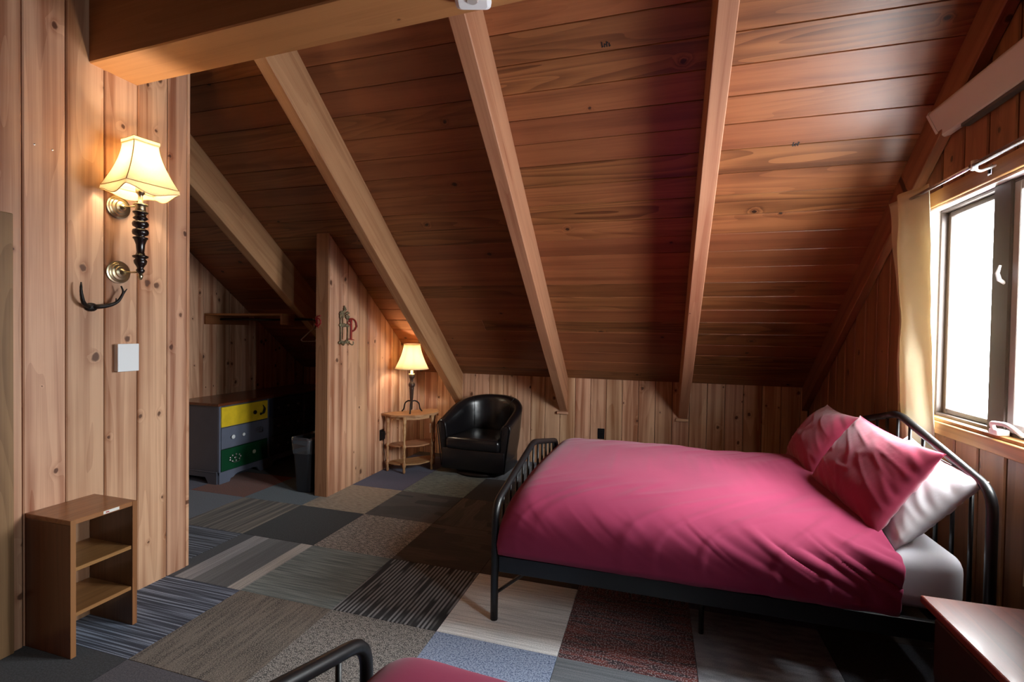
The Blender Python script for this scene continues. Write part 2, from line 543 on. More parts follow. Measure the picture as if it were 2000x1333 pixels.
# (column, row): (kind, turned) - turned squares run front to back
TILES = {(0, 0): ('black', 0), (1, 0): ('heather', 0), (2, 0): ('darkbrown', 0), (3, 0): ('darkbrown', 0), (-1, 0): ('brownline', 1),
         (-2, 0): ('bluegrey', 0), (0, 1): ('taupe', 0), (-1, 1): ('steel', 0), (-2, 1): ('rust', 0), (-3, 1): ('denim', 0), (-3, 0): ('steel', 0),
         (1, 1): ('charblock', 0), (2, 1): ('darkbrown', 1), (1, 2): ('moss', 0), (0, 2): ('denim', 0), (2, 2): ('black', 0),  # the dark brown square is taupe with shade put into its colour
         (0, 3): ('denim', 0), (1, 3): ('moss', 0), (-1, 2): ('rust', 0), (-2, 2): ('charcoal', 0), (0, -1): ('bands', 1), (-1, -1): ('navyline', 0),
         (1, -1): ('sage', 0), (2, -1): ('thinline', 1), (3, -1): ('cream', 0), (4, -1): ('wine', 0), (5, -1): ('greysoft', 0), (6, -1): ('charcoal', 0),
         (0, -2): ('bluestreak', 0), (1, -2): ('brownflek', 1), (2, -2): ('greyflek', 0), (3, -2): ('blueflek', 0), (4, -2): ('greyline', 0),
         (5, -2): ('charcoal', 0), (0, -3): ('charcoal', 0), (1, -3): ('plum', 0), (4, 0): ('wine', 1), (3, 1): ('charcoal', 0)}
keys = ['charcoal', 'plum', 'darkbrown', 'greyline', 'charblock', 'denim', 'navyline', 'brownflek', 'black', 'steel']
tm = {}
for i in range(-3, 8):
    for j in range(-8, 5):
        x0, x1 = max(i * S, XA), min((i + 1) * S, XR)
        y0, y1 = max(j * S, YB), min((j + 1) * S, K)
        if x1 - x0 < .02 or y1 - y0 < .02:
            continue
        kind, turn = TILES.get((i, j), (keys[(i * 7 + j * 3) % len(keys)], (i + j) % 2))
        g = .0008
        cx, cy = (x0 + x1) / 2, (y0 + y1) / 2
        w, h = x1 - x0 - 2 * g, y1 - y0 - 2 * g
        if turn:
            w, h = h, w
        k = (kind, round(w, 3), round(h, 3))
        if k not in tm:
            b = boxbm(-w / 2, w / 2, -h / 2, h / 2, -.012, 0, bev=.0012)
            me = bpy.data.meshes.new('carpet_tile')
            b.to_mesh(me)
            b.free()
            me.materials.append(CP[kind])
            tm[k] = me
        o = link('carpet_tile', tm[k], None, floor)
        o.matrix_basis = Matrix.Translation((cx, cy, 0)) @ Matrix.Rotation(PI / 2 if turn else 0, 4, 'Z')

# ------------------------------------------------------------------ ceiling: roof deck, boards, rafters, beam
bm = BM()
prism(bm, [(K + .12, zc(K + .12) + .03), (YR, zc(YR) + .03), (YB - .1, zc(YB - .1) + .03), (YB - .1, zc(YB - .1) + .2), (YR, zc(YR) + .2), (K + .12, zc(K + .12) + .2)], 0, XA - .15, XR + .2)
ceiling = struct('ceiling', bm, M_SHEATH)
rafters_x = [-.605, .64, 1.862, 3.127]
pitch = .1685
nrow = int((K - YR) / UPS.y * -1 / pitch) + 1
rr = random.Random(3)
for r in range(nrow):
    d0 = r * pitch
    w = pitch - .0016
    if (d0 + pitch) * -UPS.y > K - YR + .05:
        break
    cuts = [XA]
    c1 = rr.choice([None, rafters_x[0], rafters_x[1], rafters_x[2], rafters_x[1], rafters_x[2]])
    c2 = rr.choice([None, rafters_x[3], rafters_x[2], rafters_x[3]])
    for c in sorted({c for c in (c1, c2) if c is not None}):
        cuts.append(c)
    if r == 5:
        cuts.append(1.16)
    cuts = sorted(set(cuts)) + [XR]
    for xa, xb in zip(cuts[:-1], cuts[1:]):
        o = Vector((xa + .001, K, Z0)) + UPS * (d0 + pitch / 2) - NRM * (T + rr.uniform(0, .002))
        board(ceiling, M_CEIL, o, (1, 0, 0), NRM, xb - xa - .002, w, T, c=rr.uniform(.002, .0045))
# lower edge closing strip behind the boards at the camera side of the ridge (mirrored slope)
N2 = Vector((0, MS, -1)).normalized()
for r in range(12):
    o = Vector((XA, YR, zc(YR))) + Vector((0, -1, -MS)).normalized() * (r + .5) * .19 - N2 * T
    board(ceiling, M_CEIL, o, (1, 0, 0), N2, XR - XA, .187, T)

RD = .375          # vertical depth of a rafter


def rafter(xr, w, y1=-0.97, dep=RD, dx=0.0, name='rafter', mat=None):
    """right face at xr; dx = sideways drift from the knee wall to the top"""
    b = BM()
    ya, yb = K, y1
    q = [(ya, zc(ya) + .005), (ya, zc(ya) - dep), (yb, zc(yb) - dep), (yb, zc(yb) + .005)]
    v = []
    for x in (xr - w, xr):
        for (y, z) in q:
            v.append(b.verts.new((x + dx * (K - y) / 3.2, y, z)))
    for f in ((0, 1, 2, 3), (7, 6, 5, 4), (0, 4, 5, 1), (1, 5, 6, 2), (2, 6, 7, 3), (3, 7, 4, 0)):
        b.faces.new([v[i] for i in f])
    bmesh.ops.recalc_face_normals(b, faces=b.faces[:])
    return grained(name, b, mat or M_RAFT, ceiling, frame((xr - w / 2, ya, zc(ya)), UPS, NRM), bev=.004)


rafter(-.555, .09)
rafter(.635, .088, dx=.065)
rafter(1.905, .09, dx=.015)
rafter(3.175, .092, dx=-.005)
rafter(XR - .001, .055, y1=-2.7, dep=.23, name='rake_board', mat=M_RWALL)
for xr in (1.905, 3.175):            # bearing cleats under the rafter feet
    b = boxbm(xr - .115, xr + .012, K - .035, K - .001, zc(K) - RD - .03, zc(K) - RD, bev=.003)
    grained('bearing_cleat', b, M_WALL, ceiling, frame((xr, K, .6), (1, 0, 0), (0, -1, 0)))
# cross beam
a = -0.0425
b = BM()
Lb = 4.30
for_ = Matrix.Translation((.0, -1.031, 2.82)) @ Matrix.Rotation(a, 4, 'Z')
box(b, 0, Lb - .03, 0, .24, 0, .5, bev=.006)
mesh_obj('cross_beam', b, M_BEAM, ceiling, for_)

# ------------------------------------------------------------------ walls
UP = (0, 0, 1)
# left wall (partition carrying the sconce)
bm = BM()
prism(bm, [(YB, -.01), (-.498, -.01), (-.498, zc(-.498) + .02), (YR, zc(YR) + .02), (YB, zc(YB) + .02)], 0, XL - .125, XL - T)
wall_left = struct('wall_left', bm, M_SHEATH)
edges = [-.4965, -.6215, -.793, -.962, -1.135, -1.305]
while edges[-1] > YB + .1:
    edges.append(edges[-1] - .172)
for e0, e1 in zip(edges[:-1], edges[1:]):
    yc, w = (e0 + e1) / 2, e0 - e1
    z1 = zc(yc)
    sl = MS if yc > YR else -MS
    board(wall_left, M_WALL, (XL - T, yc, 0), UP, (1, 0, 0), z1, w - .004, T, s=sl, c=.005)
b = boxbm(XL - .125, XL - .001, -.498, -.479, 0, zc(-.48), bev=.002)
grained('end_board', b, M_WALL, wall_left, frame((XL - .06, -.48, 0), UP, (0, 1, 0)))

# knee wall
bm = BM()
box(bm, XA - .1, XR + .15, K + T, K + .12, -.01, Z0 + .03)
wall_back = struct('wall_back', bm, M_SHEATH)
x = XA
rr = random.Random(11)
anchors = [.641 - .172 * k for k in range(14)][::-1] + [.785, .965, 1.1395, 1.3107, 1.4758, 1.644]
while anchors[-1] < XR:
    anchors.append(anchors[-1] + .172)
anchors = [v for v in anchors if XA - .1 < v < XR + .1]
anchors = [XA] + [v for v in anchors if XA + .03 < v < XR - .03] + [XR]
for x0, x1 in zip(anchors[:-1], anchors[1:]):
    board(wall_back, M_WALL, ((x0 + x1) / 2, K + T, 0), UP, (0, -1, 0), Z0 + .005, x1 - x0 - .004, T, c=.005)

# alcove side wall
bm = BM()
prism(bm, [(-1.3, -.01), (K + .1, -.01), (K + .1, zc(K + .1) + .02), (-1.3, zc(-1.3) + .02)], 0, XA - .12, XA - T)
wall_alcove = struct('wall_alcove', bm, M_SHEATH)
y = K
while y > -1.15:
    board(wall_alcove, M_WALL, (XA - T, y - .0825, 0), UP, (1, 0, 0), zc(y - .0825), .161, T, s=MS, c=.005)
    y -= .165
bm = BM()
box(bm, XA - .1, XL - .05, -1.32, -1.2, -.01, zc(-1.2))
wall_alcove_end = struct('wall_front', bm, M_WALL)

# short partition between alcove and bedroom
PY = .84
bm = BM()
prism(bm, [(PY + .02, -.01), (K, -.01), (K, zc(K) + .01), (PY + .02, zc(PY + .02) + .01)], 0, XL - .11, XL - T)
wall_partition = struct('wall_partition', bm, M_SHEATH)
pe = [.862, 1.03, 1.122, 1.285, 1.4595, 1.608, 1.776, 1.94, 2.105, 2.27, 2.435, K]
for y0, y1 in zip(pe[:-1], pe[1:]):
    yc = (y0 + y1) / 2
    board(wall_partition, M_WALL, (XL - T, yc, 0), UP, (1, 0, 0), zc(yc), y1 - y0 - .004, T, s=MS, c=.004)
    board(wall_partition, M_WALL, (XL - .11, yc, 0), UP, (-1, 0, 0), zc(yc), y1 - y0 - .004, .015, s=-MS, c=.004)
b = BM()
prism(b, [(PY, 0), (PY + .022, 0), (PY + .022, zc(PY + .022)), (PY, zc(PY))], 0, XL - .128, XL + .001)
grained('end_board', b, M_PARTEND, wall_partition, frame((XL - .06, PY, 0), UP, (0, -1, 0)), bev=.002)

# window wall
bm = BM()


def gable_piece(bm, y0, y1, z0, z1=None):
    if z1 is None:
        mid = [(YR, zc(YR) + .02)] if y0 < YR < y1 else []
        prism(bm, [(y0, z0), (y1, z0), (y1, zc(y1) + .02)] + mid + [(y0, zc(y0) + .02)], 0, XR + T, XR + .16)
    else:
        prism(bm, [(y0, z0), (y1, z0), (y1, z1), (y0, z1)], 0, XR + T, XR + .16)


(w1a, w1b), (w2a, w2b) = WIN
gable_piece(bm, w1b, K + .1, -.01)
gable_piece(bm, w1a, w1b, -.01, WZ0)
gable_piece(bm, w1a, w1b, WZ1)
gable_piece(bm, w2b, w1a, -.01)
gable_piece(bm, w2a, w2b, -.01, WZ0)
gable_piece(bm, w2a, w2b, WZ1)
gable_piece(bm, YB - .1, w2a, -.01)
wall_right = struct('wall_right', bm, M_SHEATH)
y = K
bw = .187
while y - bw > YB:
    yc = y - bw / 2
    sl = MS if yc > YR else -MS
    segs = [(0, zc(yc), 1)]
    for (a_, b_) in WIN:
        if yc + bw / 2 > a_ - .04 and yc - bw / 2 < b_ + .04:
            segs = [(0, WZ0 - .062, 0), (WZ1 + .082, zc(yc), 1)]
            # narrow piece left beside the opening
            for (u, v) in ((b_ + .03, yc + bw / 2), (yc - bw / 2, a_ - .03)):
                if v - u > .02:
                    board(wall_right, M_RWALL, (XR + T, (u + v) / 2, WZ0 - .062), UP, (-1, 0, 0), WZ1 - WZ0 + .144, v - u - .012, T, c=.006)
    for (z0, z1, fl) in segs:
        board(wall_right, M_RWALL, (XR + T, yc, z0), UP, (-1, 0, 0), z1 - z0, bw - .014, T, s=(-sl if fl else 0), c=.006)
    y -= bw
# wall behind the camera
bm = BM()
box(bm, XA - .1, XR + .2, YB - .12, YB, -.01, zc(YB) + .05)
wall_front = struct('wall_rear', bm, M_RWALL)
# door casing at the left edge of the view
b = boxbm(XL, XL + .018, -1.52, -1.347, 0, 1.985, bev=.003)
trim = grained('trim_1', b, wood('dark_casing', L(150, 112, 80), L(104, 70, 46), L(60, 40, 28), knots=.02, rings=12, ring_amt=.3, rough=.6), None, frame((XL, -1.43, 0), UP, (1, 0, 0)))
trim['kind'] = 'structure'

# ------------------------------------------------------------------ windows
M_FRAME = plain('bronze_window_frame', L(66, 54, 48), .4, .3)
M_TRACK = plain('pale_window_track', L(200, 194, 196), .35)


def glass():
    t = NT('window_glass')
    ge = t.n('NewGeometry')
    dt = t.n('VectorMath', {0: ge.outputs['Normal'], 1: ge.outputs['Incoming']}, operation='DOT_PRODUCT')
    gz = t.math('POWER', t.math('SUBTRACT', 1.0, t.math('ABSOLUTE', dt.outputs['Value'])), 5.0)
    fac = t.math('ADD', .04, t.math('MULTIPLY', gz, .9))
    tr = t.n('BsdfTransparent', {'Color': (.97, .985, .98, 1)})
    gl = t.n('BsdfGlossy', {'Roughness': .02})
    ms = t.n('MixShader', {0: fac, 1: tr.outputs[0], 2: gl.outputs[0]})
    t.t.links.new(ms.outputs[0], t.out.inputs['Surface'])
    return t.m


M_GLASS = glass()


def window(n, ya, yb):
    w = struct('window_%d' % n)
    gx = lambda *a, **k: boxbm(*a, **k)
    yax = (0, 1, 0)
    grained('head_casing', gx(XR - .018, XR + .01, ya - .05, yb + .035, WZ1, WZ1 + .08, bev=.003), M_TRIM, w, frame((XR, ya, WZ1), yax, (-1, 0, 0)))
    grained('sill_board', gx(XR - .022, XR + .01, ya - .05, yb + .035, WZ0 - .06, WZ0 + .002, bev=.003), M_TRIM, w, frame((XR, ya, WZ0), yax, (-1, 0, 0)))
    for y0, y1 in ((yb - .002, yb + .035), (ya - .035, ya + .002)):
        grained('side_casing', gx(XR - .014, XR + .01, y0, y1, WZ0, WZ1, bev=.003), M_TRIM, w, frame((XR, y0, WZ0), UP, (-1, 0, 0)))
    # jamb liners
    b = BM()
    box(b, XR + .0, XR + .15, yb - .012, yb - .002, WZ0, WZ1)
    box(b, XR + .0, XR + .15, ya + .002, ya + .012, WZ0, WZ1)
    box(b, XR + .0, XR + .15, ya, yb, WZ1 - .012, WZ1 - .002)
    mesh_obj('jamb_liner', b, M_TRACK, w)
    b = BM()
    box(b, XR + .0, XR + .15, ya, yb, WZ0 + .002, WZ0 + .018, bev=.002)
    mesh_obj('sill_track', b, M_TRIM, w)
    # outer frame
    b = BM()
    fx0, fx1 = XR + .045, XR + .115
    z0, z1 = WZ0 + .018, WZ1 - .012
    y0, y1 = ya + .012, yb - .012
    ft = .015
    box(b, fx0, fx1, y1 - ft, y1, z0, z1, bev=.002)
    box(b, fx0, fx1, y0, y0 + ft, z0, z1, bev=.002)
    box(b, fx0, fx1, y0 + ft, y1 - ft, z0, z0 + ft, bev=.002)
    box(b, fx0, fx1, y0 + ft, y1 - ft, z1 - ft, z1, bev=.002)
    mesh_obj('frame', b, M_FRAME, w)
    ym = (ya + yb) / 2 + .055
    pb = boxbm(XR + .034, XR + .09, ym - .058, ym + .058, z0, z1, bev=.004)
    mesh_obj('centre_post', pb, M_FRAME, w)
    for k, (sa, sb, xo) in enumerate(((ym + .058, y1 - ft, .0), (y0 + ft, ym - .058, -.030))):
        b = BM()
        sx0, sx1 = XR + .074 + xo, XR + .098 + xo
        sf = .026 if k == 0 else .042
        ea = .002 if k == 0 else sf
        box(b, sx0, sx1, sb - sf, sb, z0 + ft, z1 - ft, bev=.003)
        if k:
            box(b, sx0, sx1, sa, sa + sf, z0 + ft, z1 - ft, bev=.003)
        box(b, sx0, sx1, sa + ea, sb - sf, z0 + ft, z0 + ft + sf, bev=.003)
        box(b, sx0, sx1, sa + ea, sb - sf, z1 - ft - sf, z1 - ft, bev=.003)
        so = mesh_obj('sash', b, M_FRAME if k == 0 else plain('grey_sash', L(150, 142, 138), .4, .2), w)
        mesh_obj('pane', boxbm(sx0 + .009, sx0 + .014, sa + ea - .004, sb - sf + .004, z0 + ft + sf - .004, z1 - ft - sf + .004), M_GLASS, so)
    # thumb latch and winder
    b = BM()
    tube(b, [(XR + .036, ym - .03, 1.74), (XR + .016, ym - .03, 1.755), (XR + .008, ym - .03, 1.785), (XR + .018, ym - .03, 1.82)], [.008, .009, .008, .005], 8)
    mesh_obj('latch', b, M_WHITEP, w, smooth=True)
    b = BM()
    box(b, XR - .012, XR + .035, ym - .10, ym - .04, WZ0 + .018, WZ0 + .045, bev=.006, seg=2)
    tube(b, bend([(XR - .005, ym - .07, WZ0 + .04), (XR - .03, ym - .09, WZ0 + .075), (XR - .035, ym - .21, WZ0 + .085), (XR - .02, ym - .27, WZ0 + .05)], .05), .0095, 8)
    mesh_obj('winder_handle', b, M_WHITEP, w, smooth=True)
    return w


win1 = window(1, *WIN[0])
win2 = window(2, *WIN[1])

# ------------------------------------------------------------------ beds
BY0, BY1, BX0, BX1 = -.425, 1.155, 2.07, 4.13


def bed_end(x, y0, y1, zcorner, zapex, nsp, parent, name, zlow=.29):
    ym = (y0 + y1) / 2
    pts = [(x, y0, 0)] + bend([(x, y0, .1), (x, y0, zcorner), (x, ym, zapex), (x, y1, zcorner), (x, y1, .1)], .085, 6) + [(x, y1, 0)]
    b = BM()
    tube(b, pts, .0195, 10)
    o = mesh_obj(name, b, M_BLACKM, parent, smooth=True)
    b = BM()
    tube(b, [(x, y0, zlow), (x, y1, zlow)], .013, 8)
    mesh_obj('cross_bar', b, M_BLACKM, o, smooth=True)
    for k in range(nsp):
        y = y0 + (y1 - y0) * (k + 1) / (nsp + 1)
        zt = zapex - (zapex - zcorner) * abs(y - ym) / (ym - y0) - .012
        b = BM()
        tube(b, [(x, y, zlow), (x, y, zt)], .0085, 7)
        mesh_obj('spindle', b, M_BLACKM, o, smooth=True)
    return o


def bed(label, x0, x1, y0, y1, nsp):
    t = thing('bed', label, 'bed', (x0, y0, 0), group='black metal beds')
    inv = Matrix.Translation((-x0, -y0, 0))

    def P(name, b, mat=M_BLACKM, smooth=False, par=None):
        o = mesh_obj(name, b, mat, par or t, smooth=smooth)
        return o
    X1, Y1 = x1 - x0, y1 - y0
    bed_end(0, 0, Y1, .60, .755, nsp, t, 'footboard')
    bed_end(X1, 0, Y1, .89, 1.075, nsp, t, 'headboard')
    for y in (0.012, Y1 - .012):
        b = BM()
        box(b, .02, X1 - .02, y - .012, y + .012, .25, .335, bev=.003)
        P('side_rail', b)
    for y in (.02, Y1 - .02):
        b = BM()
        tube(b, [(.004, y, .13), (.15, y, .25)], .009, 7)
        P('brace', b)
        b = BM()
        tube(b, [(X1 - .004, y, .13), (X1 - .15, y, .25)], .009, 7)
        P('brace', b)
    for y in (.21, Y1 - .21):
        b = BM()
        tube(b, [(1.02, y, 0), (1.02, y, .26)], .013, 8)
        P('support_leg', b, smooth=True)
    b = BM()
    box(b, .02, X1 - .02, Y1 / 2 - .02, Y1 / 2 + .02, .24, .285)
    P('centre_rail', b)
    for k in range(14):
        b = boxbm(.1 + k * .14, .155 + k * .14, .02, Y1 - .02, .285, .30)
        P('slat', b)
    return t


bed1 = bed('black metal bed by the back wall with maroon pillows at its headboard', BX0, BX1, BY0, BY1, 11)


def sgn(v, p):
    return math.copysign(abs(v) ** p, v)


def fbm(x, y, z, o=3):
    return noise.fractal(Vector((x, y, z)), 1.0, 2.0, o)


def mattress(x0, x1, y0, y1, z0, z1, parent_label):
    b = boxbm(x0, x1, y0, y1, z0, z1)
    bmesh.ops.bevel(b, geom=b.edges[:], offset=.075, segments=6, profile=.55, affect='EDGES')
    o = mesh_obj('mattress', b, M_WHITEC, smooth=True)
    return tag(o, parent_label, 'mattress', 'white mattresses')


mattress(BX0 + .06, BX1 - .03, BY0 + .06, BY1 - .05, .335, .585, 'white sheeted mattress bared at the pillow end of the back bed')


def duvet(name, label, x0, x1, y0, y1, zb, ztop, nu, nv, seed, headcut=True):
    b = BM()
    yc, hy = (y0 + y1) / 2, (y1 - y0) / 2

    def f(u, v):
        th = PI * (1 - v)
        cy = sgn(math.cos(th), .34)
        cz = sgn(math.sin(th), .42)
        x = x0 + (x1 - x0) * u
        # rounding at the foot end
        fo = min(1.0, (x - x0) / .17)
        fo = (1 - (1 - fo) ** 2.6) ** .42
        crown = .022 * (1 - (cy * cy)) + .01 * math.sin(u * 5 + 1)
        h = (ztop - zb + crown) * (.30 + .70 * fo)
        y = yc + (hy - .035 * (1 - fo)) * cy
        z = zb + h * cz
        # sag of the hem, billow of the sides
        side = max(0.0, 1 - cz)
        y += math.copysign(1, cy) * (.018 * math.sin(min(1, cz) * PI))
        top = max(0.0, cz - .75) / .25
        # wrinkles
        n = Vector((0, cy * side, .3 + top)).normalized()
        dg = x * .80 + y * .60
        cr = -x * .60 + y * .80
        w = .006 * fbm(dg * .8 + seed, cr * 5.0, 1.3, 2)
        w += .011 * max(0, .5 - abs(fbm(dg * 1.0, cr * 8 + seed, 4.1, 1)) * 3.5) * (.5 + .8 * u)
        w += .016 * fbm(x * 1.5, y * 1.5, seed, 2)
        hd = max(0.0, min(1.0, (u - .35) / .6))
        frontside = max(0.0, min(1.0, (.33 - v) / .2))
        backside = max(0.0, min(1.0, (v - .67) / .2))
        s_ = frontside + backside
        xs = x + .55 * (cz - .5) * (1 if frontside else .3)
        w += s_ * (.003 + .020 * hd) * fbm(xs * 7.5 + seed, cz * 1.2, 2.2, 2)
        w += s_ * (.004 + .020 * hd) * 1.5 * max(0, .6 - abs(fbm(xs * 8 + seed * 2, cz * 1.0, 7.2, 1)) * 2.4) ** 2
        w += s_ * (1 - fo) * .02 * fbm(x * 14, z * 9, 3.3, 2)
        pq = Vector((x, y, z)) + n * w
        pq.z = max(pq.z, zb)
        if headcut:   # the head hem wanders
            pq.x += u ** 8 * (.012 * math.sin(y * 9) + .02 * (cz - .6))
        return pq
    grid(b, nu, nv, f)
    bmesh.ops.recalc_face_normals(b, faces=b.faces[:])
    o = mesh_obj(name, b, M_DUVET, smooth=True)
    sm = o.modifiers.new('soften', 'SMOOTH')
    sm.factor = .5
    sm.iterations = 5
    m = o.modifiers.new('thick', 'SOLIDIFY')
    m.thickness = .022
    m.offset = -1
    return tag(o, label, 'duvet', 'maroon duvets')


duvet('duvet', 'maroon duvet spread over the back bed up to its pillows', BX0 + .03, 3.815, BY0 - .03, BY1 + .02, .345, .645, 230, 170, 3.7)


def pillow(name, label, cat, mat, c, w, h, t, tilt, yaw=0.0, roll=0.0, seed=0.0, group=None, pinch=.09):
    """w along y, h up the lean; c = centre"""
    b = BM()
    n = 48

    def surf(sg):
        def f(u, v):
            a, d = u * 2 - 1, v * 2 - 1
            th = max(0.0, (1 - abs(a) ** 2.6)) ** .62 * max(0.0, (1 - abs(d) ** 2.6)) ** .62
            pu = 1 - pinch * (1 - abs(a) ** 2) * abs(d) ** 2
            pv = 1 - pinch * (1 - abs(d) ** 2) * abs(a) ** 2
            wr = .012 * fbm(a * 1.3 + seed, d * 1.3, sg * 3 + seed, 1) * th
            edge = (abs(a) ** 3 + abs(d) ** 3) * min(1, th * 3)
            wr += .008 * fbm((a + d) * 1.5 + seed, (a - d) * 6, sg + seed, 1) * edge
            wr += .010 * max(0, .5 - abs(fbm((a + d * .6) * .7 + seed, (d - a * .5) * 3.2, 5 + sg, 1)) * 4) * th
            return Vector((sg * (th * t / 2 + wr), a * w / 2 * pv, d * h / 2 * pu))
        return f
    g1 = grid(b, n, n, surf(1))
    g2 = grid(b, n, n, surf(-1))
    bmesh.ops.remove_doubles(b, verts=b.verts[:], dist=.0015)
    bmesh.ops.recalc_face_normals(b, faces=b.faces[:])
    mw = Matrix.Translation(c) @ Matrix.Rotation(yaw, 4, 'Z') @ Matrix.Rotation(tilt, 4, 'Y') @ Matrix.Rotation(roll, 4, 'X')
    o = mesh_obj(name, b, mat, None, mw, smooth=True)
    return tag(o, label, cat, 'pillows on the back bed')


pillow('pillow', 'maroon pillow nearer the camera leaning on the white pillow', 'pillow', M_PILW, (3.875, .06, .825), .76, .47, .19, .56, .10, .06, 1.0)
pillow('pillow', 'darker maroon pillow at the far side of the bed by the corner', 'pillow', M_PILW, (3.885, .83, .825), .70, .46, .19, .60, -.06, -.03, 5.0)
pillow('pillow', 'white pillow showing behind the nearer maroon pillow', 'pillow', M_WHITEC, (4.0, -.02, .775), .70, .45, .19, .72, .04, .10, 9.0)
pillow('pillow', 'white pillow hidden behind the farther maroon pillow', 'pillow', M_WHITEC, (4.01, .78, .77), .66, .42, .17, .72, 0, 0, 12.0)

bed2 = bed('black metal bed in the foreground, only its footboard corner showing', BX0, BX1, -2.62, -1.585, 7)
mattress(BX0 + .07, BX1 - .03, -2.56, -1.65, .335, .54, 'white mattress under the foreground maroon duvet')
duvet('duvet', 'maroon duvet on the foreground bed at the bottom of the picture', BX0 + .05, 3.8, -2.64, -1.585, .345, .645, 70, 60, 8.1)

# ------------------------------------------------------------------ nightstand
NS = thing('nightstand', 'glossy red-brown nightstand between the two beds under the window', 'nightstand', (3.76, -1.23, 0))
M_NSW = wood('nightstand_top_wood', L(128, 64, 34), L(88, 38, 20), L(50, 22, 14), rings=5, ring_amt=.4, knots=.02, rough=.36, coat=.15, var=.02)
M_NSB = plain('dark_nightstand_body', L(44, 30, 28), .4, var=.1)
grained('top', boxbm(0, .48, 0, .49, .555, .582, bev=.006, seg=2), M_NSW, NS, frame((0, 0, .58), (0, 1, 0), UP))
mesh_obj('body', boxbm(.035, .46, .03, .46, .06, .555, bev=.003), M_NSB, NS)
for k, z in enumerate((.10, .33)):
    dr = mesh_obj('drawer', boxbm(.022, .04, .05, .44, z, z + .20, bev=.004), plain('nightstand_drawer', L(58, 32, 28), .35), NS)
    b = BM()
    ball(b, (.010, .245, z + .10), .014)
    tube(b, [(.03, .245, z + .10), (.012, .245, z + .10)], .006)
    mesh_obj('knob', b, M_IRON, dr, smooth=True)
for xx in (.05, .43):
    for yy in (.05, .42):
        mesh_obj('foot', boxbm(xx, xx + .03, yy, yy + .03, 0, .06), M_NSB, NS)
t = thing('alarm_clock', 'small black object at the right edge of the nightstand', 'clock', (4.08, -.91, .582), .5)
b = BM()
prism(b, [(-.055, 0), (.055, 0), (.04, .062), (-.03, .068)], 1, -.09, .09)
bmesh.ops.bevel(b, geom=b.edges[:], offset=.008, segments=2, affect='EDGES')
mesh_obj('case', b, plain('black_plastic', L(20, 20, 22), .3), t)
mesh_obj('dial_face', boxbm(-.052, -.044, -.07, .07, .014, .05), plain('dark_glass', L(10, 12, 14), .08), t)

# ------------------------------------------------------------------ curtains and rod
ROX, ROZ = 4.195, 2.268


def curtain(label, ytop0, ytop1, ybot0, ybot1, zt, zb, seed, folds, dep):
    b = BM()

    def f(u, v):
        w = v ** .8
        y = (ytop0 + (ytop1 - ytop0) * u) * (1 - w) + (ybot0 + (ybot1 - ybot0) * u) * w
        a = dep * (.55 + .75 * v)
        x = ROX + .004 + a * math.sin(folds * 2 * PI * u + .5 * math.sin(3 * v + seed)) + .016 * fbm(u * 3 + seed, v * 4, 1, 2)
        x = max(min(x, XR - .006), 4.157)
        y += .018 * fbm(u * 4, v * 3 + seed, 4, 2) * v
        return Vector((x, y, zt + (zb - zt) * v))
    grid(b, 56, 60, f)
    o = mesh_obj('curtain', b, M_CURT, smooth=True)
    m = o.modifiers.new('thick', 'SOLIDIFY')
    m.thickness = .003
    tag(o, label, 'curtain', 'cream window curtains')
    return o


c1 = curtain('cream curtain gathered at the left side of the window', .76, .33, .47, .26, 2.315, .62, 1.0, 1.25, .048)
c2 = curtain('cream curtain at the right edge of the window by the nightstand', -.50, -.86, -.47, -.85, 2.315, .55, 6.0, 3.0, .026)
for yy in (.505,):
    b = BM()
    pts = [(ROX - .012, yy + .026 * math.cos(k * PI / 8), ROZ + .026 * math.sin(k * PI / 8)) for k in range(17)]
    tube(b, pts, .006, 6, caps=False)
    mesh_obj('grommet', b, M_CHROME, c1, smooth=True)
rod = thing('curtain_rod', 'slim grey metal curtain rod above the window', 'curtain rod', (ROX, .51, ROZ))
b = BM()
tube(b, [(0, .02, 0), (0, -.62, 0)], .009, 10)
mesh_obj('rod', b, M_CHROME, rod, smooth=True)
b = BM()
tube(b, [(0, -.60, 0), (0, -1.5, 0)], .0125, 10)
mesh_obj('outer_rod', b, M_CHROME, rod, smooth=True)
b = BM()
lathe(b, [(.009, 0), (.016, .005), (.017, .02), (.010, .03)], 12)
mesh_obj('end_cap', b, M_IRON, rod, Matrix.Translation((0, .02, 0)) @ Matrix.Rotation(-PI / 2, 4, 'X'), smooth=True)
for yy in (-.62, -1.40):
    b = BM()
    tube(b, bend([(0, yy, -.016), (.02, yy, -.03), (.07, yy, -.01), (.092, yy, -.0)], .02), .006, 8)
    tube(b, [(0, yy, .02), (0, yy, -.022)], .013, 8)
    mesh_obj('bracket', b, M_WHITEP, rod, smooth=True)
b = boxbm(XR - .024, XR - .018, -.092, -.066, 2.225, 2.275, bev=.002)
o = mesh_obj('rod_bracket', b, M_CHROME)
tag(o, 'small empty steel bracket screwed to the window head casing', 'bracket')
bm = boxbm(XR - .028, XR - .024, -.085, -.073, 2.235, 2.265, bev=.001)
mesh_obj('bracket_tongue', bm, M_IRON, o)

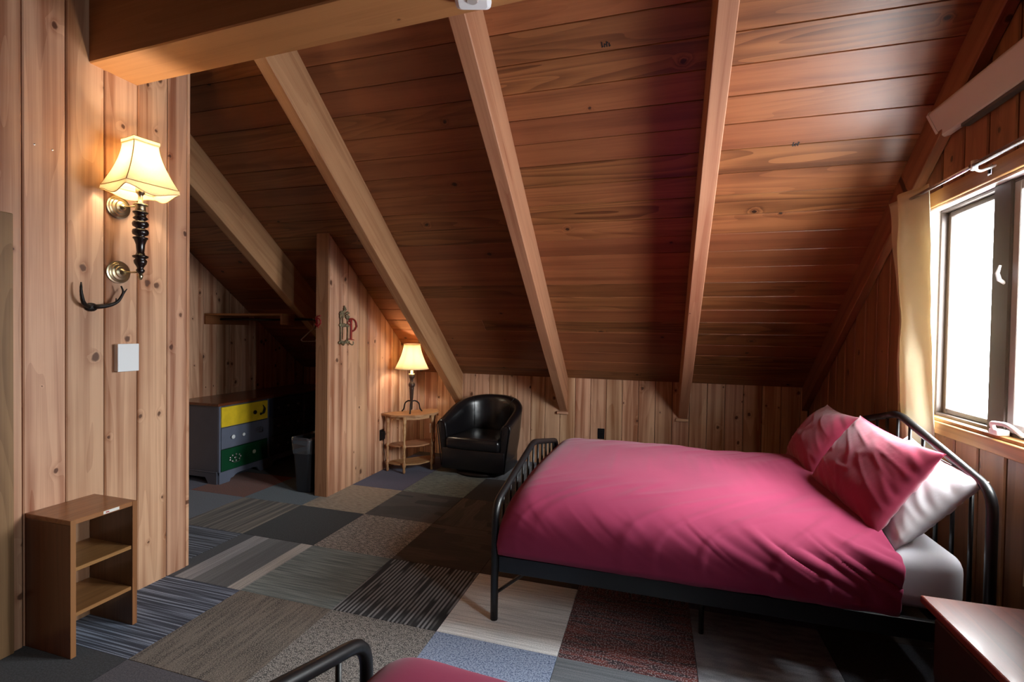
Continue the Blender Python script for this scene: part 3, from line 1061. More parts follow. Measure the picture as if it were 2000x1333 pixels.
# ------------------------------------------------------------------ white wall unit above the window
b = BM()
prism(b, [(XR - .002, 2.67), (4.20, 2.675), (4.192, 2.66), (4.245, 2.545), (4.262, 2.538), (XR - .002, 2.545)], 1, -1.25, .30)
bmesh.ops.bevel(b, geom=b.edges[:], offset=.003, segments=1, affect='EDGES')
hu = thing('wall_heater', 'long white box unit fixed high above the window', 'heater', (XR, .30, 2.6))
inv = Matrix.Translation((-XR, -.30, -2.6))
bmesh.ops.transform(b, matrix=inv, verts=b.verts[:])
mesh_obj('casing', b, M_GREYW, hu)
b = boxbm(4.252, 4.285, -1.2, .12, 2.526, 2.541)
bmesh.ops.transform(b, matrix=inv, verts=b.verts[:])
mesh_obj('outlet_slot', b, plain('dark_slot', L(60, 56, 56), .5), hu)
b = BM()
prism(b, [(XR - .002, 2.672), (4.198, 2.678), (4.189, 2.66), (4.243, 2.542), (XR - .002, 2.542)], 1, .285, .305)
bmesh.ops.transform(b, matrix=inv, verts=b.verts[:])
mesh_obj('end_cap', b, M_GREYW, hu)

# ------------------------------------------------------------------ sconce on the left wall
def shade_mat(name, col, tr=.55):
    t = NT(name)
    tc = t.n('TexCoord')
    nz = t.n('TexNoise', {'Vector': tc.outputs['Object'], 'Scale': 220.0, 'Detail': 1})
    c = t.mix(t.rng(nz.outputs[0], .3, .7), col, (col[0] * .93, col[1] * .92, col[2] * .9, 1))
    d = t.n('BsdfDiffuse', {'Color': c})
    s = t.n('BsdfTranslucent', {'Color': c})
    ms = t.n('MixShader', {0: tr, 1: d.outputs[0], 2: s.outputs[0]})
    t.t.links.new(ms.outputs[0], t.out.inputs['Surface'])
    return t.m


M_SHADE = shade_mat('cream_lampshade_cloth', L(244, 232, 204))
M_SHADE2 = shade_mat('ivory_lampshade_cloth', L(240, 226, 196))


def glow(name, col, st):
    t = NT(name)
    e = t.n('Emission', {'Color': col, 'Strength': st})
    t.t.links.new(e.outputs[0], t.out.inputs['Surface'])
    return t.m


M_BULB = glow('lit_bulb', (1, .88, .70, 1), 18)
SX, SY = .238, -.898
sc = thing('wall_sconce', 'lit wall sconce with dark turned column and scalloped cream shade', 'wall lamp', (XL, SY, 1.95))


def SL(b):
    bmesh.ops.transform(b, matrix=Matrix.Translation((-XL, -SY, -1.95)), verts=b.verts[:])
    return b


for z in (2.126, 1.779):
    b = lathe(BM(), [(.058, 0), (.060, .008), (.053, .010), (.051, .015), (.044, .018), (.042, .024), (.032, .027), (.029, .034), (.018, .038), (.012, .046), (.007, .050)], 36)
    bmesh.ops.transform(b, matrix=Matrix.Translation((0, 0, z - 1.95)) @ Matrix.Rotation(PI / 2, 4, 'Y'), verts=b.verts[:])
    mesh_obj('backplate', b, M_BRASS, sc)
    b = BM()
    tube(b, [(XL + .035, SY, z), (SX - .012, SY, z - .004)], .0048, 8)
    mesh_obj('arm', SL(b), M_BRASS, sc, smooth=True)
prof = [(.004, 1.735), (.010, 1.745), (.012, 1.755), (.008, 1.768)]
b = lathe(BM(), prof, 14, (SX, SY, 0))
mesh_obj('finial', SL(b), M_BRASS, sc, smooth=True)
prof = [(.010, 1.768), (.016, 1.775), (.020, 1.785), (.013, 1.796), (.018, 1.806), (.027, 1.82), (.030, 1.835), (.022, 1.846), (.034, 1.852), (.036, 1.860), (.022, 1.866), (.017, 1.88),
        (.020, 1.92), (.028, 1.945), (.034, 1.952), (.033, 1.958), (.016, 1.963), (.034, 1.972), (.037, 1.985), (.034, 1.998), (.017, 2.005), (.034, 2.015), (.037, 2.028), (.033, 2.040),
        (.020, 2.046), (.030, 2.052), (.034, 2.058), (.024, 2.068), (.026, 2.078), (.034, 2.086), (.034, 2.092)]
b = lathe(BM(), prof, 20, (SX, SY, 0))
mesh_obj('column', SL(b), M_DKWOOD, sc, smooth=True)
prof = [(.024, 2.092), (.023, 2.112), (.022, 2.120), (.033, 2.126), (.033, 2.132), (.012, 2.134), (.010, 2.175), (.014, 2.182), (.022, 2.190), (.022, 2.215), (.015, 2.22), (.014, 2.25)]
b = lathe(BM(), prof, 16, (SX, SY, 0))
mesh_obj('socket', SL(b), M_BRASS, sc, smooth=True)
b = ball(BM(), (SX, SY, 2.31), .026, 14, (1, 1, 1.25))
lathe(b, [(.012, 2.245), (.014, 2.29)], 12, (SX, SY, 0))
mesh_obj('bulb', SL(b), M_BULB, sc, smooth=True)
# square bell shade with a scalloped skirt
ROT = -.17
b = BM()
NS_ = 16


def sq(u, half, scal=0.0):
    """u 0..4 round a square"""
    k = int(u) % 4
    t = u - int(u)
    p = Vector(((t * 2 - 1) * half, -half))
    bow = 1 - .05 * (1 - (2 * t - 1) ** 2)
    p.y *= bow
    for _ in range(k):
        p = Vector((-p.y, p.x))
    c, s = math.cos(ROT), math.sin(ROT)
    return Vector((p.x * c - p.y * s, p.x * s + p.y * c))


def shade_f(u, v):
    uu = u * 4
    t = uu - int(uu)
    if v < .1:
        half, z = .060, 2.462 - v / .1 * .022
    elif v < .82:
        w = (v - .1) / .72
        half, z = .058 + (.122 - .058) * w ** 1.55, 2.44 - .222 * w
    else:
        w = (v - .82) / .18
        sca = .5 - .5 * math.cos(t * 2 * PI)
        half, z = .122 + .003 * w, 2.218 - w * (.022 + .030 * sca)
    p = sq(uu % 4, half)
    return Vector((SX + p.x, SY + p.y, z))


grid(b, NS_ * 4, 24, shade_f, close_u=True)
o = mesh_obj('lamp_shade', SL(b), M_SHADE, sc)
mod = o.modifiers.new('thick', 'SOLIDIFY')
mod.thickness = .0016
b = BM()
for v in (0.0, .1, .82):
    pts = [shade_f(k / 64 % 1.0, v) for k in range(65)]
    tube(b, pts, .0022, 5, caps=False)
for k in range(4):
    tube(b, [shade_f(k / 4 + 1e-6, .1 + .72 * q / 10) for q in range(11)], .0022, 5)
pts = [shade_f(k / 64 % 1.0, 1.0) for k in range(65)]
tube(b, pts, .002, 5, caps=False)
mesh_obj('trim_braid', SL(b), plain('amber_braid', L(190, 150, 92), .8), o)
ld = bpy.data.lights.new('sconce_light', 'POINT')
ld.energy = 6.0
ld.color = (1, .86, .66)
ld.shadow_soft_size = .028
lo = bpy.data.objects.new('sconce_light', ld)
COL.objects.link(lo)
lo.location = (SX, SY, 2.355)

# antler hook
t = thing('antler_hook', 'dark antler shaped double hook below the sconce', 'hook', (XL, -1.03, 1.585))
b = BM()
ball(b, (.008, 0, 0), .028, 12, (.5, 1.1, .8))
mesh_obj('mount', b, M_IRON, t, smooth=True)
b = BM()
tube(b, bend([(.01, -.01, 0), (.04, -.055, .012), (.05, -.072, .07), (.045, -.068, .12)], .03), [.011, .011, .010, .010, .010, .009, .009, .008, .008, .007, .007, .006, .006, .003][:14], 8)
mesh_obj('tine', b, M_IRON, t, smooth=True)
b = BM()
pp = bend([(.01, 0, 0), (.03, .06, .008), (.05, .10, .03), (.055, .125, .085), (.05, .115, .118)], .03, 4)
tube(b, pp, [.012 - .008 * k / (len(pp) - 1) for k in range(len(pp))], 8)
tube(b, [(.053, .118, .07), (.05, .145, .105)], [.006, .002], 6)
tube(b, [(.045, .095, .03), (.05, .09, .052)], [.006, .002], 6)
mesh_obj('tine', b, M_IRON, t, smooth=True)

# blank switch plate
t = thing('wall_plate', 'blank white square plate on the board wall under the sconce', 'wall plate', (XL, -.866, 1.32))
mesh_obj('box', boxbm(0, .03, -.052, .052, -.072, .072, bev=.003), M_WHITEP, t)
mesh_obj('cover', boxbm(.03, .036, -.055, .055, -.075, .075, bev=.003, seg=2), M_WHITEP, t)
for y, z in ((-1.26, 2.325), (-1.19, 2.325)):
    b = lathe(BM(), [(.004, 0), (.004, .002), (.001, .003)], 8)
    mesh_obj('screw', b, M_CHROME, wall_left, Matrix.Translation((XL, y, z)) @ Matrix.Rotation(PI / 2, 4, 'Y'))

# ------------------------------------------------------------------ little bookcase
M_BC = wood('bookcase_wood', L(154, 106, 68), L(114, 72, 42), L(70, 42, 24), knots=.05, rings=6, ring_amt=.35, rough=.35, coat=.25, var=.04)
M_BCD = wood('bookcase_shaded_wood', L(108, 68, 44), L(80, 47, 29), L(50, 30, 18), knots=.03, rings=6, ring_amt=.35, rough=.4, coat=.2, var=.03)  # darker copy of the bookcase wood, shade on the sides put into the colour
t = thing('bookcase', 'small open wooden bookcase with two shelves against the left board wall', 'bookcase', (XL + .004, -1.30, 0))
D, Hh, Wd = .295, .62, .288
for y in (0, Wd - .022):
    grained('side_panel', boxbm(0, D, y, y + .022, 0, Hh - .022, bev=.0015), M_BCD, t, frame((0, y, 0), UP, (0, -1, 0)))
    b = boxbm(D, D + .004, y, y + .022, 0, Hh - .0, bev=.001)
    grained('front_edge', b, M_BC, t, frame((D, y, 0), UP, (1, 0, 0)))
grained('top', boxbm(0, D + .002, 0, Wd, Hh - .022, Hh, bev=.002), M_BC, t, frame((0, 0, Hh), (0, 1, 0), UP))
for z in (.195, .40):
    grained('shelf', boxbm(0, D - .004, .022, Wd - .022, z - .018, z, bev=.0015), M_BC, t, frame((0, .02, z), (0, 1, 0), UP))
st = mesh_obj('sticker', boxbm(D + .0015, D + .0026, .135, .205, Hh - .017, Hh - .003), plain('paper_sticker', L(226, 222, 216), .6), t)
mesh_obj('sticker_print', boxbm(D + .0026, D + .003, .145, .16, Hh - .013, Hh - .008), plain('red_print', L(180, 60, 50), .6), st)

# ------------------------------------------------------------------ dresser in the alcove
DX0, DX1, DY0, DY1 = XA + .01, -1.105, .80, 2.50
M_DG = plain('grey_blue_paint', L(104, 110, 128), .45, var=.06)
M_DGD = plain('dark_grey_paint', L(84, 86, 98), .5, var=.05)
M_YEL = plain('yellow_paint', L(236, 200, 40), .45, var=.07, vscale=14)
M_GRN = plain('green_paint', L(16, 74, 44), .4, var=.1)
M_NVY = plain('navy_paint', L(38, 44, 62), .45, var=.08)
M_CHA = plain('charcoal_paint', L(52, 54, 64), .45, var=.08)
M_DTOP = wood('dresser_top_wood', L(110, 56, 34), L(66, 32, 20), L(40, 20, 14), rings=6, ring_amt=.45, knots=.02, rough=.28, coat=.4, var=.02)
t = thing('dresser', 'long painted dresser with yellow, grey and green drawers in the alcove', 'dresser', (DX1, DY0, 0))


def DL(b):
    bmesh.ops.transform(b, matrix=Matrix.Translation((-DX1, -DY0, 0)), verts=b.verts[:])
    return b


dlen, ddep = DY1 - DY0, DX1 - DX0
# carcass
b = boxbm(-ddep, -.012, 0, dlen, .085, .745, bev=.003)
mesh_obj('body', b, M_DGD, t)
cols = [(.022, .590), (.612, 1.135), (1.157, 1.678)]
rows = [(.115, .322), (.330, .530), (.538, .730)]
for f0, f1 in [(0, .018)] + [(c_[1] + .002, n_[0] - .002) for c_, n_ in zip(cols[:-1], cols[1:])] + [(1.682, dlen)]:
    mesh_obj('stile', boxbm(-.012, .006, f0, f1, .085, .745, bev=.001), M_DG, t)
# plinth with bracket feet
b = BM()
prof = [(0, 0), (.115, 0), (.13, .028), (.16, .034), (.19, .055), (.23, .062), (dlen / 3 - .16, .062), (dlen / 3 - .12, .055), (dlen / 3 - .09, .02), (dlen / 3 - .07, 0), (dlen / 3 + .07, 0), (dlen / 3 + .09, .02), (dlen / 3 + .12, .055), (dlen / 3 + .16, .062),
        (dlen - .23, .062), (dlen - .19, .055), (dlen - .13, .028), (dlen - .115, 0), (dlen, 0), (dlen, .112), (0, .112)]
prism(b, prof, 0, -.014, .010)
mesh_obj('plinth', b, M_DG, t)
b = BM()
prism(b, [(-ddep, 0), (-ddep + .1, 0), (-ddep + .13, .062), (-.15, .062), (-.11, 0), (-.012, 0), (-.012, .105), (-ddep, .105)], 1, -.012, .012)
box(b, -ddep, -.012, -.014, .0, .105, .118, bev=.004)
mesh_obj('side_plinth', b, M_DGD, t)
grained('top', boxbm(-ddep, .022, -.024, dlen + .02, .745, .772, bev=.006, seg=2), M_DTOP, t, frame((0, 0, .77), (0, 1, 0), UP))
colm = [[M_GRN, M_DG, M_YEL], [M_CHA, M_CHA, M_NVY], [M_NVY, M_CHA, M_CHA]]
labels = {(0, 0): 'green painted drawer', (0, 1): 'grey painted drawer', (0, 2): 'yellow painted drawer'}


def rknob(b, y, z, r, dp=.022):
    m = Matrix.Translation((.012, y, z)) @ Matrix.Rotation(PI / 2, 4, 'Y')
    bb = lathe(BM(), [(r * .45, 0), (r * .4, dp * .4), (r, dp * .55), (r, dp * .8), (r * .7, dp), (.001, dp * 1.02)], 14)
    bmesh.ops.transform(bb, matrix=m, verts=bb.verts[:])
    me = bpy.data.meshes.new('tmp')
    bb.to_mesh(me)
    bb.free()
    b.from_mesh(me)
    bpy.data.meshes.remove(me)
    return b


def ornate(b, y, z, s):
    for k in range(9):
        a_ = k / 9 * 2 * PI
        ball(b, (.018, y + s * 1.5 * math.cos(a_), z + s * .75 * math.sin(a_)), s * .28, 8, (.5, 1, 1))
    ball(b, (.020, y, z), s * .34, 8, (.5, 1.4, 1))
    tube(b, bend([(.016, y - s * 1.4, z - s * .3), (.036, y - s * .8, z - s * .9), (.036, y + s * .8, z - s * .9), (.016, y + s * 1.4, z - s * .3)], .02), .004, 6)
    return b


for ci, (y0, y1) in enumerate(cols):
    for ri, (z0, z1) in enumerate(rows):
        d = mesh_obj('drawer', boxbm(-.010, .012, y0, y1, z0, z1, bev=.003), colm[ci][ri], t)
        if (ci, ri) in labels:
            d['label'] = labels[(ci, ri)]
        w = y1 - y0
        zc_ = (z0 + z1) / 2
        seam = mesh_obj('seam', boxbm(.0115, .0125, y0 + w * .52, y0 + w * .525, z0 + .004, z1 - .004), colm[ci][ri], d)
        if ci == 0 and ri == 2:
            mesh_obj('knob', rknob(BM(), y0 + w * .68, zc_ - .005, .021), M_IRON, d, smooth=True)
            b = BM()
            tube(b, bend([(.014, y0 + w * .83, zc_ - .035), (.03, y0 + w * .87, zc_ - .03), (.032, y0 + w * .90, zc_ + .02), (.02, y0 + w * .87, zc_ + .055)], .03), [.004 + .008 * math.sin(PI * k / 13) for k in range(14)], 8)
            ball(b, (.016, y0 + w * .83, zc_ - .035), .014, 8, (.5, 1, 1))
            mesh_obj('handle', b, M_IRON, d, smooth=True)
        elif ci == 0 and ri == 1:
            for f_, r_ in ((.21, .021), (.43, .017)):
                mesh_obj('knob', rknob(BM(), y0 + w * f_, zc_ - .0, r_), plain('white_ceramic', L(232, 236, 240), .2), d, smooth=True)
            mesh_obj('handle', ornate(BM(), y0 + w * .80, zc_ + .01, .03), plain('pewter', L(120, 124, 134), .35, .9), d, smooth=True)
        elif ci == 0:
            mesh_obj('handle', ornate(BM(), y0 + w * .27, zc_, .042), plain('silver_pull', L(190, 196, 190), .3, .9), d, smooth=True)
            mesh_obj('knob', rknob(BM(), y0 + w * .66, zc_ + .01, .021), plain('pale_knob', L(190, 196, 170), .3), d, smooth=True)
            mesh_obj('knob', rknob(BM(), y0 + w * .88, zc_ + .01, .012), M_GRN, d, smooth=True)
        else:
            for f_ in (.22, .5, .8):
                mesh_obj('knob', rknob(BM(), y0 + w * f_, zc_, .015), plain('pewter', L(120, 124, 134), .35, .9), d, smooth=True)

# ------------------------------------------------------------------ waste bin
t = thing('waste_bin', 'slim dark grey waste bin lined with clear bag beside the partition end', 'bin', (-.215, .985, 0), .0)


def rbox_ring(w, d, r, z, n=5):
    pts = []
    for (sx_, sy_, a0) in ((1, 1, 0), (-1, 1, PI / 2), (-1, -1, PI), (1, -1, 3 * PI / 2)):
        for k in range(n + 1):
            a_ = a0 + k / n * PI / 2
            pts.append((sx_ * (w - r) + r * math.cos(a_), sy_ * (d - r) + r * math.sin(a_), z))
    return pts


def loft(b, rings, cap0=True, cap1=False):
    rs = [[b.verts.new(p) for p in r] for r in rings]
    n = len(rs[0])
    for a_, c_ in zip(rs[:-1], rs[1:]):
        for k in range(n):
            b.faces.new((a_[k], a_[(k + 1) % n], c_[(k + 1) % n], c_[k]))
    if cap0:
        b.faces.new(list(reversed(rs[0])))
    if cap1:
        b.faces.new(rs[-1])
    bmesh.ops.recalc_face_normals(b, faces=b.faces[:])
    return rs


b = BM()
loft(b, [rbox_ring(.075, .105, .03, 0), rbox_ring(.078, .108, .03, .01), rbox_ring(.102, .138, .035, .475), rbox_ring(.107, .143, .035, .478), rbox_ring(.107, .143, .035, .49), rbox_ring(.098, .134, .033, .49), rbox_ring(.074, .104, .03, .03)], True, True)
mesh_obj('bucket', b, plain('dark_grey_plastic', L(46, 48, 54), .45), t, smooth=False)


def bagmat():
    tt = NT('clear_bin_bag')
    tr = tt.n('BsdfTransparent', {'Color': (.82, .84, .87, 1)})
    gl = tt.n('BsdfGlossy', {'Color': (.9, .92, .96, 1), 'Roughness': .12})
    df = tt.n('BsdfDiffuse', {'Color': L(160, 165, 175)})
    m1 = tt.n('MixShader', {0: .3, 1: gl.outputs[0], 2: df.outputs[0]})
    m2 = tt.n('MixShader', {0: .38, 1: tr.outputs[0], 2: m1.outputs[0]})
    tt.t.links.new(m2.outputs[0], tt.out.inputs['Surface'])
    return tt.m


b = BM()
rings = []
for q, (w, d, z) in enumerate(((.100, .136, .355), (.106, .142, .40), (.109, .146, .45), (.112, .149, .485), (.106, .142, .505), (.096, .132, .49), (.092, .128, .44))):
    rr_ = rbox_ring(w, d, .035, z, 8)
    rings.append([(p[0] * (1 + .05 * fbm(p[0] * 40, p[1] * 40, q * 1.7, 2)), p[1] * (1 + .05 * fbm(p[1] * 40, p[0] * 40, q * 1.7 + 5, 2)), p[2] + .014 * fbm(p[0] * 30, p[1] * 30, q, 2)) for p in rr_])
loft(b, rings, False, False)
mesh_obj('liner', b, bagmat(), t, smooth=False)

# ------------------------------------------------------------------ closet shelf, rail and hangers
M_CLO = wood('closet_shelf_wood', L(150, 96, 56), L(112, 64, 34), L(60, 36, 20), rings=5, ring_amt=.3, knots=.03, rough=.5, var=.03)
t = thing('closet_shelf', 'narrow wooden closet shelf with a rail high in the alcove', 'shelf', (XA, 1.12, 1.53))
SW = .985
grained('board', boxbm(.001, SW, 0, .42, .088, .108, bev=.002), M_CLO, t, frame((0, 0, .1), (1, 0, 0), UP))
grained('end_cleat', boxbm(SW - .022, SW, 0, .56, .0, .088, bev=.002), M_CLO, t, frame((SW, 0, 0), (0, 1, 0), (1, 0, 0)))
grained('wall_cleat', boxbm(.001, .024, .0, .56, -.005, .088, bev=.002), M_CLO, t, frame((0, 0, 0), (0, 1, 0), (1, 0, 0)))
b = BM()
tube(b, [(.02, .18, .052), (SW - .02, .18, .052)], .012, 10)
mesh_obj('rail', b, M_IRON, t, smooth=True)
t2 = thing('clothes_rail', 'thin dark clothes rail between closet shelf and partition', 'rail', (XA + SW, 1.30, 1.585))
b = BM()
tube(b, [(0.002, 0, 0), (XL - .128 - XA - SW, 0, 0)], .011, 10)
mesh_obj('rail', b, M_IRON, t2, smooth=True)
b = BM()
lathe(b, [(.022, 0), (.022, .006), (.013, .01)], 12)
mesh_obj('flange', b, M_IRON, t2, Matrix.Translation((XL - .129 - XA - SW, 0, 0)) @ Matrix.Rotation(-PI / 2, 4, 'Y'), smooth=True)
M_HNG = plain('hanger_plastic', L(210, 200, 196), .35)
for k, (hx, nm) in enumerate(((-.44, 'pale hanger on the alcove rail, farther from the partition'), (-.30, 'pale hanger on the alcove rail, next to the partition'))):
    h = thing('clothes_hanger', nm, 'hanger', (hx, 1.30, 1.585), .15 * k, 'pale hangers in the alcove')
    b = BM()
    tube(b, [(0, .02 * math.cos(a_ * PI / 6 - .9), .0 + .02 * math.sin(a_ * PI / 6 - .9) - .0) for a_ in range(8)] + [(0, 0, -.05), (0, 0, -.09)], .0028, 6)
    mesh_obj('hook', b, M_CHROME, h, smooth=True)
    b = BM()
    tube(b, bend([(0, -.19, -.20), (0, -.02, -.09), (0, .02, -.09), (0, .19, -.20), (0, .17, -.215), (0, -.17, -.215), (0, -.19, -.20)], .02, 4), .0055, 7)
    mesh_obj('shoulder_bar', b, M_HNG, h, smooth=True)

# ------------------------------------------------------------------ hooks on the partition
M_RED = plain('red_enamel', L(140, 28, 30), .4, var=.1)
t = thing('wall_hook', 'dark red letter shaped hook on the front edge of the partition', 'hook', (-.02, PY, 1.56))
b = BM()
box(b, -.034, -.008, -.006, 0, -.05, .045, bev=.002)
mesh_obj('plate', b, M_RED, t)
b = BM()
tube(b, bend([(-.03, -.008, .035), (.0, -.02, .045), (.035, -.025, .05)], .02), [.006] * 8, 7)
pts = [(.0 + .034 * math.cos(a_), -.022, -.005 + .032 * math.sin(a_)) for a_ in [(-140 + k * 20) * PI / 180 for k in range(15)]]
tube(b, pts, .0062, 7)
tube(b, [(.0, -.018, -.035), (.014, -.026, -.06)], [.007, .004], 6)
mesh_obj('hook_arm', b, M_RED, t, smooth=True)

t = thing('letter_hook', 'red metal letter P hung on the partition boards', 'hook', (XL + .001, 1.165, 1.50))
b = BM()
box(b, .004, .014, -.012, .010, -.10, .10, bev=.002)
mesh_obj('stem', b, M_RED, t)
b = BM()
pts = [(.012, -.035 + .0, .062)] + [(.012, .002 + .075 * math.cos(a_) * (1.0), .035 + .06 * math.sin(a_)) for a_ in [(120 - k * 15) * PI / 180 for k in range(15)]]
tube(b, pts, .0072, 7)
tube(b, [(.012, -.03 + .03 * math.cos(a_), .058 + .022 * math.sin(a_)) for a_ in [(60 + k * 24) * PI / 180 for k in range(11)]], .006, 7)
mesh_obj('bowl', b, M_RED, t, smooth=True)
b = BM()
tube(b, [(.01, -.045, -.098), (.01, .0, -.10), (.01, .045, -.108)], [.004, .007, .004], 7)
mesh_obj('foot', b, M_RED, t, smooth=True)

t = thing('ornate_plaque', 'ornate verdigris brass frame of leaves hung on the partition', 'wall ornament', (XL + .001, 1.055, 1.52))
M_VER = plain('verdigris_brass', L(128, 116, 90), .5, .35, var=.3, vscale=40)
rv = random.Random(5)
b = BM()
for y in (-.052, .052):
    tube(b, [(.008, y * .85, .14), (.010, y, .06), (.010, y, -.14)], .006, 7)
for y in (-.018,):
    tube(b, [(.008, y, .12), (.008, y, -.12)], .004, 6)
mesh_obj('uprights', b, M_VER, t, smooth=True)
b = BM()
for z, w in ((.01, .06), (-.145, .066)):
    for k in range(9):
        yy = -w + 2 * w * k / 8
        ball(b, (.012, yy, z + rv.uniform(-.008, .008)), rv.uniform(.010, .016), 8, (.6, 1.2, .9))
    tube(b, [(.01, -w, z - .01), (.01, w, z - .01)], .006, 6)
mesh_obj('cross_scroll', b, M_VER, t, smooth=True)
b = BM()
for k in range(16):
    yy, zz = rv.uniform(-.06, .06), rv.uniform(.08, .13)
    ball(b, (.014, yy, zz), rv.uniform(.011, .019), 8, (.6, 1.2, .8))
for k in range(8):
    zz = .13 + k * .008
    ball(b, (.014, rv.uniform(-.03, .03) * (1 - k / 9), zz), .014 - .001 * k, 8, (.6, 1, 1))
mesh_obj('crest', b, M_VER, t, smooth=True)
for s in (-1, 1):
    b = BM()
    tube(b, bend([(.012, s * .060, -.15), (.05, s * .066, -.175), (.065, s * .068, -.16), (.06, s * .067, -.14)], .02), .0055, 7)
    mesh_obj('hook_arm', b, M_VER, t, smooth=True)

# ------------------------------------------------------------------ side table and table lamp
M_TB = wood('side_table_wood', L(190, 144, 104), L(148, 100, 66), L(100, 66, 44), axis=0, rings=6, ring_amt=.4, knots=.03, rough=.45, var=.03)
nx, ny = .77, -.64
tang = math.atan2(.77, .64)          # long side direction
t = thing('side_table', 'small turned-leg half-round wooden table with two lower tiers', 'side table', (.378, 1.885, 0), tang)
# local x along the long side, local -y towards the room
TH = .61


def tier(z, th, back, front, dep, name, scal=0.0):
    b = BM()
    pts = []
    outline = [(-back + .08, dep / 2), (-back, dep / 2 - .05)]
    for k in range(13):
        a_ = k / 12
        x_ = -back + 2 * back * a_
        yy = dep / 2 - .05 - (dep - .05) * min(1.0, math.sin(PI * a_) ** .55 * 1.0)
        yy += scal * math.cos(a_ * 6 * PI)
        outline.append((x_ * .985, yy))
    outline += [(back, dep / 2 - .05), (back - .08, dep / 2)]
    prism(b, outline, 2, z - th, z)
    mesh_obj(name, b, M_TB, t)


tier(TH, .020, .33, .2, .33, 'top', .010)
tier(TH - .02, .035, .26, .2, .25, 'apron', .006)
tier(.285, .014, .275, .2, .26, 'shelf', .006)
tier(.095, .014, .275, .2, .26, 'shelf', .006)
lp = [(.011, 0), (.016, .02), (.012, .05), (.019, .075), (.019, .105), (.012, .115), (.010, .14), (.017, .18), (.010, .22), (.013, .25), (.019, .268), (.019, .292), (.012, .30), (.010, .34), (.013, .38), (.019, .45), (.012, .49), (.016, .51), (.019, .53), (.019, TH - .02)]
for lx, ly in ((-.265, .085), (-.155, -.105), (.155, -.105), (.265, .085)):
    b = lathe(BM(), lp, 14, (lx, ly, 0))
    mesh_obj('leg', b, M_TB, t, smooth=True)

LX, LY = .34, 1.88
t = thing('table_lamp', 'lit table lamp with ivory bell shade and iron tripod foot on the side table', 'lamp', (LX, LY, TH), .5)
b = BM()
for k in range(3):
    a_ = k * 2 * PI / 3 + .4
    c_, s_ = math.cos(a_), math.sin(a_)
    tube(b, bend([(.0, .0, .115), (.03 * c_, .03 * s_, .13), (.085 * c_, .085 * s_, .105), (.10 * c_, .10 * s_, .03), (.125 * c_, .125 * s_, .006)], .04, 5), .0075, 8)
mesh_obj('tripod_foot', b, M_IRON, t, smooth=True)
b = lathe(BM(), [(.006, .03), (.012, .04), (.014, .12), (.019, .16), (.024, .25), (.027, .262), (.024, .27), (.033, .285), (.036, .305), (.026, .322), (.016, .33), (.018, .36), (.032, .385), (.03, .40), (.022, .402)], 16)
mesh_obj('stem', b, plain('bronze_stem', L(74, 54, 46), .4, .4), t, smooth=True)
b = lathe(BM(), [(.034, .402), (.036, .41), (.034, .418), (.016, .42), (.016, .46)], 16)
mesh_obj('collar', b, M_BRASS, t, smooth=True)
b = ball(BM(), (0, 0, .53), .028, 12, (1, 1, 1.3))
lathe(b, [(.012, .455), (.014, .51)], 12)
mesh_obj('bulb', b, M_BULB, t, smooth=True)
b = BM()


def bell(u, v):
    r = .085 + (.178 - .085) * (v ** 1.55)
    a_ = u * 2 * PI
    r *= 1 - .012 * abs(math.sin(a_ * 4)) * v
    return Vector((r * math.cos(a_), r * math.sin(a_), .738 - .268 * v))


grid(b, 64, 16, bell, close_u=True)
o = mesh_obj('lamp_shade', b, M_SHADE2, t, smooth=True)
md = o.modifiers.new('thick', 'SOLIDIFY')
md.thickness = .0016
b = BM()
for k in range(8):
    tube(b, [bell(k / 8 + .02, q / 12) * 1.0 for q in range(13)], .0014, 5)
for v in (0, 1):
    tube(b, [bell(k / 48 % 1.0, v) for k in range(49)], .002, 5, caps=False)
mesh_obj('seam', b, plain('shade_seam', L(170, 140, 110), .8), o, smooth=True)
ld = bpy.data.lights.new('table_lamp_light', 'POINT')
ld.energy = 4.0
ld.color = (1, .86, .66)
ld.shadow_soft_size = .03
lo = bpy.data.objects.new('table_lamp_light', ld)
COL.objects.link(lo)
lo.location = (LX, LY, TH + .575)

# power adapter on the partition and outlets
t = thing('power_adapter', 'black power adapter plugged in low on the partition beside the table', 'power adapter', (XL + .001, 1.722, .38))
mesh_obj('plate', boxbm(0, .006, -.036, .036, -.058, .058, bev=.002), M_IRON, t)
mesh_obj('plug_body', boxbm(.006, .034, -.026, .026, -.045, .04, bev=.006, seg=2), plain('black_plastic', L(20, 20, 22), .3), t)
b = BM()
tube(b, bend([(.03, .0, -.045), (.03, .0, -.16), (.02, .06, -.30), (.04, .10, -.37)], .06), .0035, 6)
mesh_obj('cord', b, plain('black_plastic', L(20, 20, 22), .3), t, smooth=True)


def outlet(label, x, z, mat, slotmat):
    t = thing('wall_outlet', label, 'outlet', (x, K - .0005, z), 0, 'wall outlets')
    mesh_obj('plate', boxbm(-.037, .037, -.006, 0, -.058, .058, bev=.002), mat, t)
    for dz in (-.028, .028):
        s_ = mesh_obj('socket', boxbm(-.017, .017, -.010, -.006, dz - .015, dz + .015, bev=.002), mat, t)
        for dx in (-.006, .006):
            mesh_obj('slot', boxbm(dx - .0015, dx + .0015, -.0106, -.0098, dz - .004, dz + .006), slotmat, s_)
    return t


outlet('black outlet low on the back wall above the bed', 2.283, .385, plain('black_plastic', L(20, 20, 22), .3), M_IRON)
outlet('white outlet on the back wall seen through the side table', .245, .30, M_WHITEP, M_IRON)

